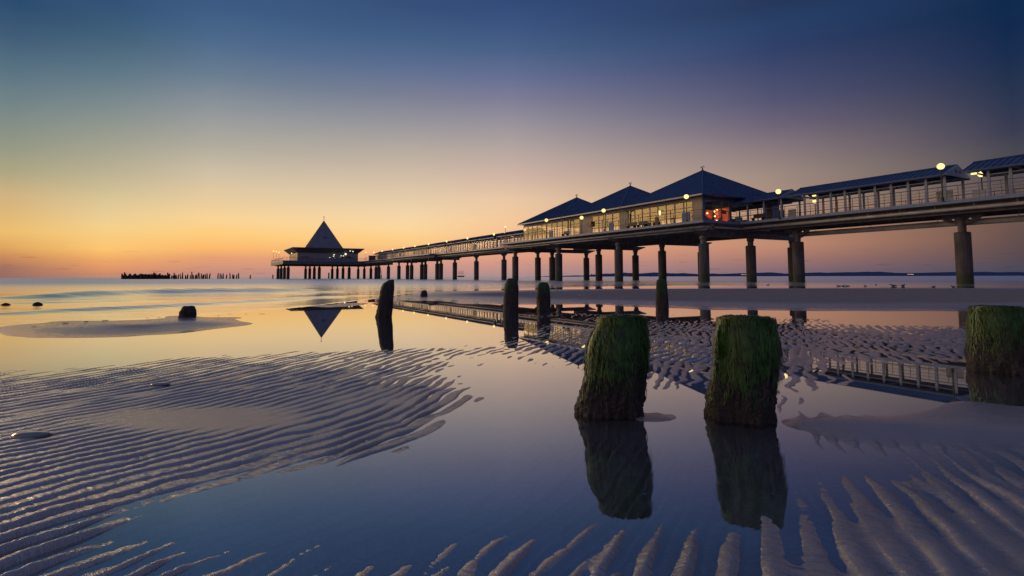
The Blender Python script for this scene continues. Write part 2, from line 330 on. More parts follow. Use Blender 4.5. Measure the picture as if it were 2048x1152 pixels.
def terrain(X, Y):
    u = X/Y; l = np.log(np.maximum(Y, 1e-3)); hb = lookup(HG, u, l); B = hb[..., 0]; amp = np.clip(hb[..., 1], 0, 12)*1.18; _k = np.clip((amp-1.5)/5, 0, 1); amp = amp*(_k*_k*(3-2*_k)*.9+.1)
    B = B+(3.0+3.0*np.clip((X-.3)/.5, 0, 1)*np.clip((Y-2.6)/.6, 0, 1))*vnoise(X*1.7, Y*1.7, 11)*np.clip(amp/6, .5, 1)+2.0*vnoise(X*5, Y*5, 12)*np.clip(amp/8, 0.25, 1)
    ph = phase_basis(X, Y)@ph_w
    far = np.clip((Y-3.0)/4, 0, 1)
    rgt = np.clip((X-0.45)/0.5, 0, 1)*np.clip((Y-2.3)/0.6, 0, 1)
    ph = ph+(1.8+1.6*far+1.2*rgt)*vnoise(X*3.1, Y*1.9, 21)+(1.4+1.2*rgt+1.3*np.clip((X+1.2)/.5, 0, 1)*np.clip((Y-1.8)/.4, 0, 1))*vnoise(X*8, Y*5.5, 22)+(0.9+1.4*far+1.2*rgt)*vnoise(X*15, Y*9, 23)
    mid = np.clip((X+1.3)/.5, 0, 1)*np.clip((.4-X)/.4, 0, 1)*np.clip((Y-1.7)/.4, 0, 1)
    am = amp*(1.0+0.9*vnoise(X*3.6, Y*2.2, 31)+(0.9+1.1*mid)*vnoise(X*10, Y*6, 32))
    ph2 = ph*1.22+9*vnoise(X*1.1+3, Y*0.8, 24)+1.5*vnoise(X*9, Y*7, 25)
    w = np.clip(0.5+3.2*vnoise(X*1.6+5, Y*1.2, 26)-.55*np.clip((1.9-Y)/.6, 0, 1)*(X > -.4), 0, 1); w = w*w*(3-2*w)
    s1 = np.sin(ph-0.6*np.sin(ph)); s2 = np.sin(ph2-0.6*np.sin(ph2)); s = s1*(1-w)+s2*w
    fl = np.clip((X-.3)/.5, 0, 1)*np.clip((1.9-Y)/.5, 0, 1); s = s*(1-fl)+np.sin(ph+0.3*np.sin(ph))*fl
    lf = np.clip((.45-X)/.5, 0, 1)*np.clip((Y-1.2)/.35, 0, 1)                # wide flat crests, narrow troughs on the left bank
    s = s*(1-lf)+lf*(1-2*np.clip((1-s)/2, 0, 1)**2.0); B = B+lf*np.clip(amp/6, 0, 1)*1.0
    rip = np.sign(s)*np.abs(s)**0.85
    rip = np.where(s > 0, rip*(0.75-0.5*rgt-.2*fl-.42*lf), rip)                                  # rounded tops, deeper troughs
    z = B+am*rip+amp*0.10*np.sin(ph*0.5+6*vnoise(X*4, Y*3, 41))
    near = np.clip(1.6-Y/5.0, 0, 1)
    al = X*math.sin(R(23))+Y*math.cos(R(23)); ac = X*math.cos(R(23))-Y*math.sin(R(23))
    z = z+near*3.2*vnoise(X*13, Y*13, 55)*np.clip(amp/6, .05, 1)
    near = np.clip((2.7-Y)/1.1, 0, 1)
    z = z+near*(1.3*vnoise(X*42, Y*50, 51)+2.4*vnoise(al*120+2*vnoise(X*20, Y*20, 54), ac*28, 52)+1.6*vnoise(al*55, ac*38, 53))*np.clip(amp/6, .10, 1)
    for (sx, sy, r) in STUMPS:                                            # scour pit and a low mound against each stump
        d = np.sqrt((X-sx)**2+(Y-sy)**2); z = z-10*np.exp(-((d-r*1.15)/(0.5*r))**2)*(X < sx+0.6*r)
    z = z*0.001
    sea = np.clip((Y-26-0.0*X)/30, 0, 1)*np.where(X/Y > 0.0, 1, 1)
    return z-0.5*sea, B

def mat_sand():
    m, nt, b = new_mat('wet_sand'); L = nt.links
    g = N(nt, 'ShaderNodeNewGeometry'); sp = N(nt, 'ShaderNodeSeparateXYZ'); L.new(g.outputs['Position'], sp.inputs[0])
    n1 = N(nt, 'ShaderNodeTexNoise', _Scale=2.3, _Detail=8, _Roughness=.6); L.new(g.outputs['Position'], n1.inputs['Vector'])
    n2 = N(nt, 'ShaderNodeTexNoise', _Scale=420.0, _Detail=3); L.new(g.outputs['Position'], n2.inputs['Vector'])
    vr = N(nt, 'ShaderNodeVectorRotate', rotation_type='Z_AXIS'); vr.inputs['Angle'].default_value = R(23); L.new(g.outputs['Position'], vr.inputs['Vector'])
    mp = N(nt, 'ShaderNodeMapping'); mp.inputs['Scale'].default_value = (38, 170, 30); L.new(vr.outputs[0], mp.inputs[0])
    n3 = N(nt, 'ShaderNodeTexNoise', _Scale=1.0, _Detail=4, _Distortion=.6); L.new(mp.outputs[0], n3.inputs['Vector'])
    r = N(nt, 'ShaderNodeValToRGB'); e = r.color_ramp.elements
    e[0].position = .3; e[0].color = (0.20, 0.168, 0.14, 1); e[1].position = .75; e[1].color = (0.33, 0.28, 0.235, 1)
    mm = N(nt, 'ShaderNodeMath', operation='MULTIPLY_ADD'); mm.inputs[1].default_value = 0.35; L.new(n2.outputs['Fac'], mm.inputs[0])
    m2 = N(nt, 'ShaderNodeMath', operation='MULTIPLY'); m2.inputs[1].default_value = 0.65; L.new(n1.outputs['Fac'], m2.inputs[0]); L.new(m2.outputs[0], mm.inputs[2])
    L.new(mm.outputs[0], r.inputs[0]); L.new(r.outputs[0], b.inputs['Base Color'])
    hr_ = N(nt, 'ShaderNodeMath', operation='MULTIPLY_ADD'); hr_.inputs[1].default_value = 0.012; L.new(n1.outputs['Fac'], hr_.inputs[0]); L.new(sp.outputs['Z'], hr_.inputs[2])
    wet = N(nt, 'ShaderNodeValToRGB'); e = wet.color_ramp.elements        # height over the water (mm/40) -> roughness
    e[0].position = 0.22; e[0].color = (.09,)*3+(1,); e[1].position = .9; e[1].color = (.85,)*3+(1,)
    q = e.new(.36); q.color = (.27,)*3+(1,); q = e.new(.66); q.color = (.38,)*3+(1,)
    hs = N(nt, 'ShaderNodeMath', operation='MULTIPLY'); hs.inputs[1].default_value = 1/0.04; L.new(hr_.outputs[0], hs.inputs[0]); L.new(hs.outputs[0], wet.inputs[0])
    L.new(wet.outputs[0], b.inputs['Roughness'])
    sl = N(nt, 'ShaderNodeMapRange'); sl.inputs[1].default_value = .4; sl.inputs[2].default_value = .85; sl.inputs[3].default_value = 1.0; sl.inputs[4].default_value = .12
    L.new(wet.outputs[0], sl.inputs[0]); L.new(sl.outputs[0], b.inputs['Specular IOR Level'])
    b.inputs['IOR'].default_value = 2.2
    a = N(nt, 'ShaderNodeMath', operation='MULTIPLY_ADD'); a.inputs[1].default_value = 1.3; L.new(n3.outputs['Fac'], a.inputs[0])
    L.new(n2.outputs['Fac'], a.inputs[2])
    bp = N(nt, 'ShaderNodeBump', _Strength=0.7, _Distance=0.0045); L.new(a.outputs[0], bp.inputs['Height']); L.new(bp.outputs[0], b.inputs['Normal'])
    return m
M['sand'] = mat_sand()

Q = 1.0   # mesh density
ui = np.linspace(-1.0, 1.0, int(1150*Q)); uo = np.linspace(1.03, 3.2, 60)
U = np.concatenate([-uo[::-1], ui, uo])
Yr = 1/np.linspace(1/0.85, 1/75.0, int(720*Q)); Yr = np.concatenate([[0.25, 0.45, 0.65], Yr])
UU, YY = np.meshgrid(U, Yr); XX = UU*YY
Z, Bm = terrain(XX, YY)
Z = Z*np.clip((YY-0.25)/0.3, 0.3, 1)
sand = tag(grid_object('beach_sand', XX, YY, Z, M['sand']), kind='structure')
# sea bed far out: one sheet to the horizon
mb = MB(); mb.add([(-40000, -400, -1.6), (40000, -400, -1.6), (40000, 40000, -1.6), (-40000, 40000, -1.6)], [(0, 1, 2, 3)])
tag(mb.build('sea_bed', M['sand']), kind='structure')

# ------------------------------------------------------------------ water
def mat_water():
    m, nt, b = new_mat('sea_and_pool_water'); L = nt.links
    nt.nodes.remove(b)
    g = N(nt, 'ShaderNodeNewGeometry'); at = N(nt, 'ShaderNodeAttribute', attribute_name='sea')
    mp = N(nt, 'ShaderNodeMapping'); mp.inputs['Rotation'].default_value = (0, 0, R(12)); mp.inputs['Scale'].default_value = (0.35, 1.5, 1); L.new(g.outputs['Position'], mp.inputs[0])
    n1 = N(nt, 'ShaderNodeTexNoise', _Scale=1.0, _Detail=5, _Roughness=.55); L.new(mp.outputs[0], n1.inputs['Vector'])
    hm = N(nt, 'ShaderNodeMath', operation='MULTIPLY'); L.new(n1.outputs['Fac'], hm.inputs[0]); L.new(at.outputs['Fac'], hm.inputs[1])
    bp = N(nt, 'ShaderNodeBump', _Strength=0.4, _Distance=0.05); L.new(hm.outputs[0], bp.inputs['Height'])
    a_r = N(nt, 'ShaderNodeAttribute', attribute_name='chop'); ro = N(nt, 'ShaderNodeMapRange'); ro.inputs[3].default_value = 0.012; ro.inputs[4].default_value = 0.34; L.new(a_r.outputs['Fac'], ro.inputs[0])
    gl = N(nt, 'ShaderNodeBsdfGlossy'); gl.inputs['Color'].default_value = (.98, .98, 1, 1); L.new(ro.outputs[0], gl.inputs['Roughness']); L.new(bp.outputs[0], gl.inputs['Normal'])
    tr = N(nt, 'ShaderNodeBsdfTransparent'); tr.inputs['Color'].default_value = (0.96, 0.95, 0.93, 1)
    df = N(nt, 'ShaderNodeBsdfDiffuse'); df.inputs['Color'].default_value = (0.12, 0.13, 0.14, 1)
    mb_ = N(nt, 'ShaderNodeMixShader'); L.new(at.outputs['Fac'], mb_.inputs[0]); L.new(tr.outputs[0], mb_.inputs[1]); L.new(df.outputs[0], mb_.inputs[2])
    fr = N(nt, 'ShaderNodeFresnel', _IOR=1.45); L.new(bp.outputs[0], fr.inputs['Normal'])
    pw_ = N(nt, 'ShaderNodeMath', operation='POWER'); pw_.inputs[1].default_value = 0.46; L.new(fr.outputs[0], pw_.inputs[0])
    mx = N(nt, 'ShaderNodeMixShader'); L.new(pw_.outputs[0], mx.inputs[0]); L.new(mb_.outputs[0], mx.inputs[1]); L.new(gl.outputs[0], mx.inputs[2])
    L.new(mx.outputs[0], nt.nodes['Material Output'].inputs[0])
    return m
M['water'] = mat_water()
U2_ = np.concatenate([[-8, -5], np.linspace(-3.2, -1.05, 40), np.linspace(-1, 1, 420), np.linspace(1.05, 3.2, 40), [5, 8]])
Y2 = np.concatenate([[0.25, .5], 1/np.linspace(1/0.9, 1/30000, 900)])
UW, YW = np.meshgrid(U2_, Y2); XW = UW*YW
# shoreline distance: sea lies beyond this line (survey points along the water's edge)
shore = sorted([spot(px, py) for px, py in [(-900, 700), (0, 650), (200, 640), (420, 628), (620, 612), (740, 598), (850, 582), (1000, 579), (1200, 575.5), (1450, 573), (1800, 573), (2040, 574)]]+[(60., 34.), (300., 10.)])
sx = np.array([p[0] for p in shore]); sy = np.array([p[1] for p in shore])
dist = YW-np.interp(XW, sx, sy)
sea = np.clip(dist/(0.10*YW+0.3)+0.35, 0, 1); sea = sea*sea*(3-2*sea)
Zw = np.zeros_like(XW)
def swell(pts, h, w, fade=0.12):
    global Zw
    P = [np.array(spot(*p)) for p in pts]
    best = np.full(XW.shape, 1e9); tt = np.zeros(XW.shape); Ls = [0]
    for a, b in zip(P[:-1], P[1:]): Ls.append(Ls[-1]+np.linalg.norm(b-a))
    for i, (a, b) in enumerate(zip(P[:-1], P[1:])):
        v = b-a; l2 = v@v; k = ((XW-a[0])*v[0]+(YW-a[1])*v[1])/l2; kc = np.clip(k, 0, 1)
        d = np.hypot(XW-a[0]-kc*v[0], YW-a[1]-kc*v[1]); mk = d < best
        best = np.where(mk, d, best); tt = np.where(mk, (Ls[i]+kc*math.sqrt(l2))/Ls[-1], tt)
    env = np.clip(tt/fade, 0, 1)*np.clip((1-tt)/fade, 0, 1); env = env*env*(3-2*env)
    Zw += h*env*np.exp(-(best/w)**2)
swell([(-200, 600), (100, 596), (278, 588), (430, 585), (586, 583), (760, 581)], 0.19, 0.9, 0.3)
swell([(-400, 640), (0, 628), (278, 616), (600, 598), (760, 588)], 0.06, 0.45, 0.3)
swell([(560, 588), (640, 585), (720, 583)], 0.08, 0.7, 0.4)
swell([(-100, 612), (150, 604), (380, 600)], 0.045, 0.5, 0.4)
swell([(950, 573), (1150, 571.5), (1400, 569), (1600, 567.5)], 0.13, 1.6, 0.3)
swell([(1050, 578), (1250, 574), (1500, 571)], 0.06, 0.9, 0.3)
swell([(1850, 566), (2000, 565), (2200, 564)], 0.09, 1.4, 0.3)
wav = np.clip(sea, 0, 1)*np.clip((YW-8)/20, 0, 1)*np.clip(1.5-YW/600, 0, 1)
Zw += wav*0.030*vnoise(XW*0.10+7, YW*0.42+0.1*XW, 61)+wav*0.02*vnoise(XW*0.25, YW*1.1, 62)
tag(grid_object('sea_water', XW, YW, Zw, M['water'], {'sea': sea, 'chop': sea*(0.22+0.78*np.clip((YW-16)/45, 0, 1))}), kind='structure')

# ------------------------------------------------------------------ far hills
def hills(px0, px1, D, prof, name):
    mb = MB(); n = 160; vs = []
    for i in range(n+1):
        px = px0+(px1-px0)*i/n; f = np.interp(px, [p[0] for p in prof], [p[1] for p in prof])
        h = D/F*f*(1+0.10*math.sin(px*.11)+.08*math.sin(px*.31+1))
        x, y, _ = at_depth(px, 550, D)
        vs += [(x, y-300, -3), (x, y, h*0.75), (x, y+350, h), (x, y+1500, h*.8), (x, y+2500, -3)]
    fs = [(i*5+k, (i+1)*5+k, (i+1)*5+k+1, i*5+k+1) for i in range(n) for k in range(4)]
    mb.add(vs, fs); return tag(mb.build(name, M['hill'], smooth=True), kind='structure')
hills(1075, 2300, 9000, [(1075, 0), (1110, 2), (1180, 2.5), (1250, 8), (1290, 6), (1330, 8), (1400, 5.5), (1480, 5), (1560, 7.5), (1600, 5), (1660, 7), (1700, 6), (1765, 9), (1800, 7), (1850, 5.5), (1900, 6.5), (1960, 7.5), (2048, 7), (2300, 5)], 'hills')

# ------------------------------------------------------------------ pier
pier = thing('pier', W(0, TC, 0), 'long pier on concrete piles running from the right edge out to sea', 'pier', None, PROT)
# local coordinates of the pier: x = s, y = t - TC, z
def fascia(mb, x0, x1, y, side, z0=5.82, z1=6.07, th=0.12):
    mb.box(x0, x1, min(y, y-side*th), max(y, y-side*th), z0, z1)
def deck_part(x0, x1, y0, y1, name='deck'):
    mb = MB().box(x0, x1, y0+.13, y1-.13, 5.80, 6.0)
    return mb.build(name, M['deckwood'], pier)
def edges(x0, x1, y0, y1, ends=(True, True)):
    mb = MB(); fascia(mb, x0, x1, y1, 1); fascia(mb, x0, x1, y0, -1)
    if ends[0]: mb.box(x0-.12, x0-.002, y0, y1, 5.82, 6.07)
    if ends[1]: mb.box(x1+.002, x1+.12, y0, y1, 5.82, 6.07)
    o = mb.build('edge_beam', M['paint'], pier)
    return o
def railing(p, q, step=1.24, zb=6.0, parent=None):
    mb = MB(); p = Vector((p[0], p[1], zb)); q = Vector((q[0], q[1], zb)); L_ = (q-p).length; n = max(1, round(L_/step))
    for i in range(n+1):
        c = p.lerp(q, i/n); mb.tube(c, c+Vector((0, 0, 1.08)), 0.024, None, 6)
    for z, r in ((1.1, .034), (.84, .014), (.6, .014), (.36, .014)):
        mb.tube(p+Vector((0, 0, z)), q+Vector((0, 0, z)), r, None, 6)
    return mb.build('railing', M['rail'], parent or pier)

SEC = [(-6, 37.3, -3.0, 3.0), (37.42, 79.6, -8.2, 8.2), (79.72, 122.0, -3.0, 3.0), (122.12, 156.0, -5.2, 4.6), (156.12, 191.6, -3.0, 3.0)]
for (x0, x1, y0, y1) in SEC: deck_part(x0, x1, y0, y1); edges(x0, x1, y0, y1, (y1 > 4, y1 > 4))
HY0, HY1 = -8.0, 28.6    # head platform (t -58 .. -19.5)
deck_part(191.9, 230, HY0, HY1); edges(191.9, 230, HY0, HY1)
for x0, x1, y0, y1 in SEC:
    railing((x0+.1, y1-.07), (x1-.05, y1-.07)); railing((x0+.1, y0+.07), (x1-.05, y0+.07))
railing((37.5, 3.1), (37.5, 8.1)); railing((37.5, -8.1), (37.5, -3.1)); railing((79.5, 3.1), (79.5, 8.1)); railing((79.5, -8.1), (79.5, -3.1))
railing((192, HY0+.1), (192, -3.2)); railing((192, 3.2), (192, HY1-.1)); railing((192, HY1-.1), (229.9, HY1-.1)); railing((192, HY0+.1), (229.9, HY0+.1)); railing((229.9, HY0+.1), (229.9, HY1-.1))

# girders and pipes under the deck
for (x0, x1, ys) in ((-6, 37.4, (-1.9, 1.9)), (37.4, 79.7, (-6.6, 0, 6.6)), (79.7, 122, (-1.9, 1.9)), (122, 156, (-3.6, 0.2, 3.2)), (156, 192, (-1.9, 1.9)), (192, 230, (-6, 6, 16, 26))):
    for y in ys:
        mb = MB(); zb = 5.18 if x1-x0 < 43 or x0 < 0 else 5.0
        mb.box(x0, x1, y-.06, y+.06, zb, 5.798); mb.box(x0, x1, y-.19, y+.19, zb-.05, zb-.003)
        mb.build('girder', M['steel'], pier)
def pipe_run(pts, r, name='pipe'):
    mb = MB().path(pts, r, 10)
    for a, b in zip(pts[:-1], pts[1:]):
        a, b = Vector(a), Vector(b); n = int((b-a).length/2.4)
        for i in range(1, n): c = a.lerp(b, i/n); mb.tube(c+Vector((0, 0, r*.8)), c+Vector((0, 0, r+.35)), .022, None, 5)
    return mb.build(name, M['pipe'], pier, True)
pipe_run([(-6, 2.55, 5.44), (37.2, 2.55, 5.44)], .13); pipe_run([(-6, -0.6, 4.66), (34.2, -0.6, 4.66)], .23)
pipe_run([(37.6, 7.7, 5.45), (79.4, 7.7, 5.45)], .11); pipe_run([(37.6, 7.35, 5.2), (79.4, 7.35, 5.2)], .08)
pipe_run([(37.75, 7.7, 5.45), (37.75, -7.6, 5.45)], .10)
pipe_run([(79.7, 2.55, 5.44), (122, 2.55, 5.44)], .12); pipe_run([(122, 4.2, 5.44), (156, 4.2, 5.44)], .11); pipe_run([(156, 2.55, 5.44), (191, 2.55, 5.44)], .11)
# cross girders under the shop platform and the head
ROWS = (38.4, 51.3, 64.1, 76.5)
def cross(x, y0, y1, z0=4.62, tip=True):
    mb = MB(); mb.box(x-.1, x+.1, y0, y1, z0, 5.15); mb.box(x-.22, x+.22, y0, y1, z0-.06, z0-.003)
    if tip:
        for sgn, y in ((1, y1), (-1, y0)):
            mb.prism([(0, z0), (sgn*1.35, 5.02), (sgn*1.35, 5.13), (0, 5.13)], -.09, .09, lambda p, a: (x+a, y+sgn*.004+p[0], p[1]))
    return mb.build('cross_girder', M['steel'], pier)
for x in ROWS: cross(x, -7.6, 7.2)
for x in (124, 136.5, 149, 155): cross(x, -4, 4.0, 4.75, False)
for x in (198, 208, 218, 228): cross(x, HY0+.8, HY1-1.5, 4.9)
# piles: concrete jacket (the part itself), steel column and bracket as its pieces
ring = [math.cos(2*PI*i/20) for i in range(20)]
def pile_mesh(rj, zj, rc, zt):
    j = MB(); j.lathe([(rj, -1.5), (rj, zj-.05), (rj-.05, zj)], seg=20)
    c = MB(); c.lathe([(rc, zj+.003), (rc, zt-.3), (rc*1.25, zt-.25), (rc*1.25, zt)], seg=14)
    return j, c
def bracket_mesh(z0, z1, half, th=0.16, hole=True):
    """hammerhead: two triangular gussets along the pier with a round hole each, a gap left round the hole by a frame of strips"""
    mb = MB(); cz = z0+(z1-z0)*.60
    for s in (1, -1):
        hx, hz, hr = s*half*.40, cz, 0.13 if hole else 0.0
        outer = [(s*.10, z0), (s*.34, z0+.05), (s*half, z1-.16), (s*half, z1), (s*half*.55, z1), (s*.10, z1)]
        k = 24; inn = [(hx+hr*math.cos(2*PI*i/k), hz+hr*math.sin(2*PI*i/k)) for i in range(k)]
        # outer boundary sampled radially from the hole centre
        def hit(a):
            best = None; dx, dz = math.cos(a), math.sin(a)
            for (x1, y1), (x2, y2) in zip(outer, outer[1:]+outer[:1]):
                ex, ez = x2-x1, y2-y1; det = dx*-ez+dz*ex
                if abs(det) < 1e-9: continue
                tt = ((x1-hx)*-ez+(y1-hz)*ex)/det; uu = (dx*(y1-hz)-dz*(x1-hx))/det
                if tt > 0 and -1e-6 <= uu <= 1+1e-6 and (best is None or tt < best): best = tt
            return (hx+dx*(best or .2), hz+dz*(best or .2))
        out = [hit(2*PI*i/k) for i in range(k)]
        vs = [(x, sg*th/2, z) for sg in (1, -1) for (x, z) in inn+out]; n = 2*k; fs = []
        for i in range(k):
            j = (i+1) % k
            fs += [(i, j, k+j, k+i), (n+i, n+k+i, n+k+j, n+j), (k+i, k+j, n+k+j, n+k+i), (i, n+i, n+j, j)]
        mb.add(vs, fs)
    mb.box(-half, half, -.45, .45, z1+.002, z1+.07)
    return mb
jm, cm = pile_mesh(.52, 3.9, .27, 5.1)
pile0 = jm.build('pile', M['concrete'], pier, False); col0 = cm.build('steel_column', M['steel'], pile0)
br0 = bracket_mesh(4.45, 5.10, 1.35).build('bracket', M['steel'], pile0)
fj, fc = pile_mesh(.5, 3.8, .3, 4.56)
pf0 = fj.build('pile', M['concrete'], pier); fc.build('steel_column', M['steel'], pf0)
hj, hc = pile_mesh(.52, 3.9, .3, 4.84)
ph0 = hj.build('pile', M['concrete'], pier); hc.build('steel_column', M['steel'], ph0)
def put_pile(src, x, y, used=set()):
    if src.name in used: o = copy_tree(src, pier)
    else: o = src; used.add(src.name)
    o.location = (x, y, 0); o.rotation_euler = (0, 0, random.uniform(-.02, .02))
    return o
for x in (7.0, 19.8, 33.1): put_pile(pile0, x, 0)
for x in (81, 93.4, 105.8, 117.4): put_pile(pile0, x, 0)
for x in ROWS:
    for y in (-7, 0, 7): put_pile(pf0, x, y)
for x in (126.5, 129, 137.5, 140.2, 148.6, 152.2): put_pile(pile0 if x in (126.5, 152.2) else ph0, x, -.2)
for x in (159.6, 170.4, 181.3, 185.0): put_pile(pile0, x, 0)
for x in (198, 208, 218, 228):
    for y in (-4.3, 6.0, 16.1, 26.1): put_pile(ph0, x, y)
MB().box(191.95, 192.2, HY0+.1, HY1-.1, 4.9, 5.797).build('girder', M['steel'], pier); MB().box(192.21, 230, HY1-.35, HY1-.1, 4.9, 5.797).build('girder', M['steel'], pier)
# boat landing stair under the head
mb = MB()
for i in range(8): mb.box(204+i*.45, 204.4+i*.45, -7.4, -6.2, 1.2+i*.45, 1.26+i*.45)
mb.tube((204, -7.4, 1.2), (207.8, -7.4, 4.9), .07); mb.tube((204, -6.2, 1.2), (207.8, -6.2, 4.9), .07); mb.tube((204, -7.4, 2.2), (207.8, -7.4, 5.8), .04)
mb.tube((204.2, -7.2, -1), (204.2, -7.2, 1.3), .18); mb.tube((204.2, -6.4, -1), (204.2, -6.4, 1.3), .18)
mb.build('landing_stair', M['steel'], pier)

# ------------------------------------------------------------------ covered walkways
ZE, ZR = 8.2, 9.05
def walkway_parts(root, length, dy=2.0, pitch=1.24, gable=(True, True), screens=True, off=.3):
    """local x from 0 to length along the pier; roof with ribs, fascia soffit, paired posts"""
    rf = MB(); th = .07
    for sg in (1, -1):
        rf.add([(0, 0, ZR), (length, 0, ZR), (length, sg*dy, ZE), (0, sg*dy, ZE), (0, 0, ZR-th), (length, 0, ZR-th), (length, sg*dy, ZE-th), (0, sg*dy, ZE-th)],
               [(0, 1, 2, 3), (7, 6, 5, 4), (2, 1, 5, 6), (0, 3, 7, 4), (3, 2, 6, 7), (0, 4, 5, 1)])
        n = int(length/.42)
        for i in range(n+1):
            x = min(length-.03, max(.03, i*length/n)); nx = .022
            rf.add([(x-nx, 0, ZR+.05), (x+nx, 0, ZR+.05), (x+nx, sg*dy, ZE+.05), (x-nx, sg*dy, ZE+.05), (x-nx, 0, ZR+.001), (x+nx, 0, ZR+.001), (x+nx, sg*dy, ZE+.001), (x-nx, sg*dy, ZE+.001)],
                   [(0, 1, 2, 3), (2, 1, 5, 6), (0, 3, 7, 4), (3, 2, 6, 7)])
    rf.tube((0, 0, ZR+.03), (length, 0, ZR+.03), .06, None, 8)
    roof = rf.build('roof', M['slate'], root)
    MB().box(0, length, dy+.004, dy+.07, ZE-.11, ZE+.012).build('gutter', M['slate'], roof)
    MB().box(0, length, -dy-.07, -dy-.004, ZE-.11, ZE+.012).build('gutter', M['slate'], roof)
    beams = MB()
    for sg in (1, -1): beams.box(0, length, sg*1.45-.07, sg*1.45+.07, ZE-.08, ZE+.06)
    nb = max(2, round(length/2.48))
    for i in range(nb+1): x = min(length-.06, max(.06, i*length/nb)); beams.box(x-.05, x+.05, -1.37, 1.37, ZE+.0, ZE+.1)
    beams.build('roof_beams', M['post'], root)
    n = int((length-2*off)/pitch+1e-6)+1
    pm = MB().box(-.085, .085, -.04, .04, 6.0, ZE-.085)
    p0 = None; fr0 = None
    for sg in (1, -1):
        for i in range(n):
            x = off+i*pitch
            if p0 is None: p = p0 = pm.build('post', M['post'], root)
            else: p = p0.copy(); C.objects.link(p); p.parent = root
            p.location = (x, sg*1.45, 0)
    if screens:
        for sg in (1,):
            sc0 = None
            for i in range(n-1):
                x = off+i*pitch
                if sc0 is None:
                    f = MB(); w = pitch-.19
                    f.box(.095, .095+w, -.025, .025, 7.78, 7.83); f.box(.095, .095+w, -.025, .025, 6.1, 6.15); f.box(.095, .11, -.012, .012, 6.151, 7.779); f.box(.08+w, .095+w, -.012, .012, 6.151, 7.779)
                    sc = sc0 = f.build('screen_frame', M['post'], root)
                    gl = MB().box(.116, .074+w, -.006, .006, 6.152, 7.778).build('pane', M['screen'], sc)
                else: sc = copy_tree(sc0, root)
                sc.location = (x, sg*1.45, 0)
    for k, gx in enumerate(gable):
        if not gx: continue
        x = -.03 if k == 0 else length+.03
        gm = MB()
        k2 = 16; hc_ = [(0.32, ZE+.34), (-.32, ZE+.34)]
        # white gable board with two round openings, left as dark discs set into the board
        gm.prism([(-dy, ZE-.06), (dy, ZE-.06), (dy, ZE+.04), (0, ZR+.05), (-dy, ZE+.04)], -.028, .028, lambda p, a: (x+a, p[0], p[1]))
        go = gm.build('gable', M['post'], root)
        hm = MB()
        for hx, hz in hc_: hm.tube((x-.034, hx, hz), (x+.034, hx, hz), .14, None, 16)
        hm.build('round_vent', M['dark'], go)
GW = 'roofed glazed walkway sections on the pier'
w1 = thing('covered_walkway', W(19.9, TC, 0), 'blue roofed glazed walkway section between the white gable and the shop building', 'covered walkway', GW, PROT)
walkway_parts(w1, 12.75, gable=(True, False), off=.25)
w2 = thing('covered_walkway', W(6.0, TC, 0), 'blue roofed glazed walkway section cut off by the right edge of the picture', 'covered walkway', GW, PROT)
walkway_parts(w2, 12.85, gable=(False, False), off=.32)
w3 = thing('covered_walkway', W(33.45, TC, 0), 'short open porch roof joining the walkway to the big shop building', 'covered walkway', GW, PROT)
walkway_parts(w3, 5.6, gable=(True, False), screens=False, off=.25, pitch=1.9)
LW = []
for i in range(8):
    if i == 0:
        o = thing('covered_walkway', W(80.3, TC, 0), '', 'covered walkway', GW, PROT); walkway_parts(o, 12.2, gable=(False, False)); LW.append(o)
    else:
        o = copy_tree(LW[0]); o.location = W(80.3+i*12.62+(.6 if i == 1 else 0.2), TC, -0.02*i); LW.append(o)
    o['label'] = ('roofed walkway section touching the left end of the shop building' if i == 0 else
                  'last roofed walkway section, nearest the pyramid building' if i == 7 else
                  'small far roofed walkway section, '+ordinal(i)+' to the left of the shop building')

# ------------------------------------------------------------------ shop pavilions
def hip_roof(root, L_, y0, y1, ze, za):
    cx, cy = L_/2, (y0+y1)/2; th = .12
    E_ = [(0, y1), (0, y0), (L_, y0), (L_, y1)]     # corners in order
    mb = MB(); A_ = (cx, cy, za)
    for i in range(4):
        a, b = E_[i], E_[(i+1) % 4]
        mb.add([(*a, ze), (*b, ze), A_, (*a, ze-th), (*b, ze-th)], [(0, 1, 2), (0, 3, 4, 1)])
    mb.add([(*c, ze-th) for c in E_], [(0, 1, 2, 3)])
    # standing seams
    for i in range(4):
        a = Vector((*E_[i], ze)); b = Vector((*E_[(i+1) % 4], ze)); ap = Vector(A_); mid = (a+b)/2; up = (ap-mid)
        n = (b-a).cross(up).normalized(); n = n if n.z > 0 else -n
        ln = (b-a).length; k = int(ln/.58); d = (b-a).normalized()
        for j in range(1, k):
            f = j/k; p = a.lerp(b, f); ww = 1-abs(2*f-1); q = p+up*ww
            w = d*.02; h = n*.055
            mb.add([p-w, p+w, q+w, q-w, p-w+h, p+w+h, q+w+h, q-w+h], [(4, 5, 6, 7), (0, 4, 7, 3), (1, 2, 6, 5), (0, 1, 5, 4)])
    for c in E_: mb.tube((*c, ze+.01), (cx, cy, za+.01), .07, None, 6)
    roof = mb.build('roof', M['slate'], root)
    MB().box(0.02, L_-.02, y1+.003, y1+.13, ze-.17, ze-.02).build('gutter', M['gutter'], roof)
    MB().box(.02, L_-.02, y0-.13, y0-.003, ze-.17, ze-.02).build('gutter', M['gutter'], roof)
    fn = MB()
    for sg in (1, -1):
        pts = [(cx+sg*.08, cy, za-.05)]+[(cx+sg*(.16+.13*math.cos(a)), cy, za+.32+.17*math.sin(a)) for a in [PI+.9-k*.55 for k in range(8)]]
        fn.path(pts, .035, 6)
    fn.tube((cx, cy, za-.1), (cx, cy, za+.16), .09, .05, 8)
    fn.build('finial', M['dark'], roof)
    return roof
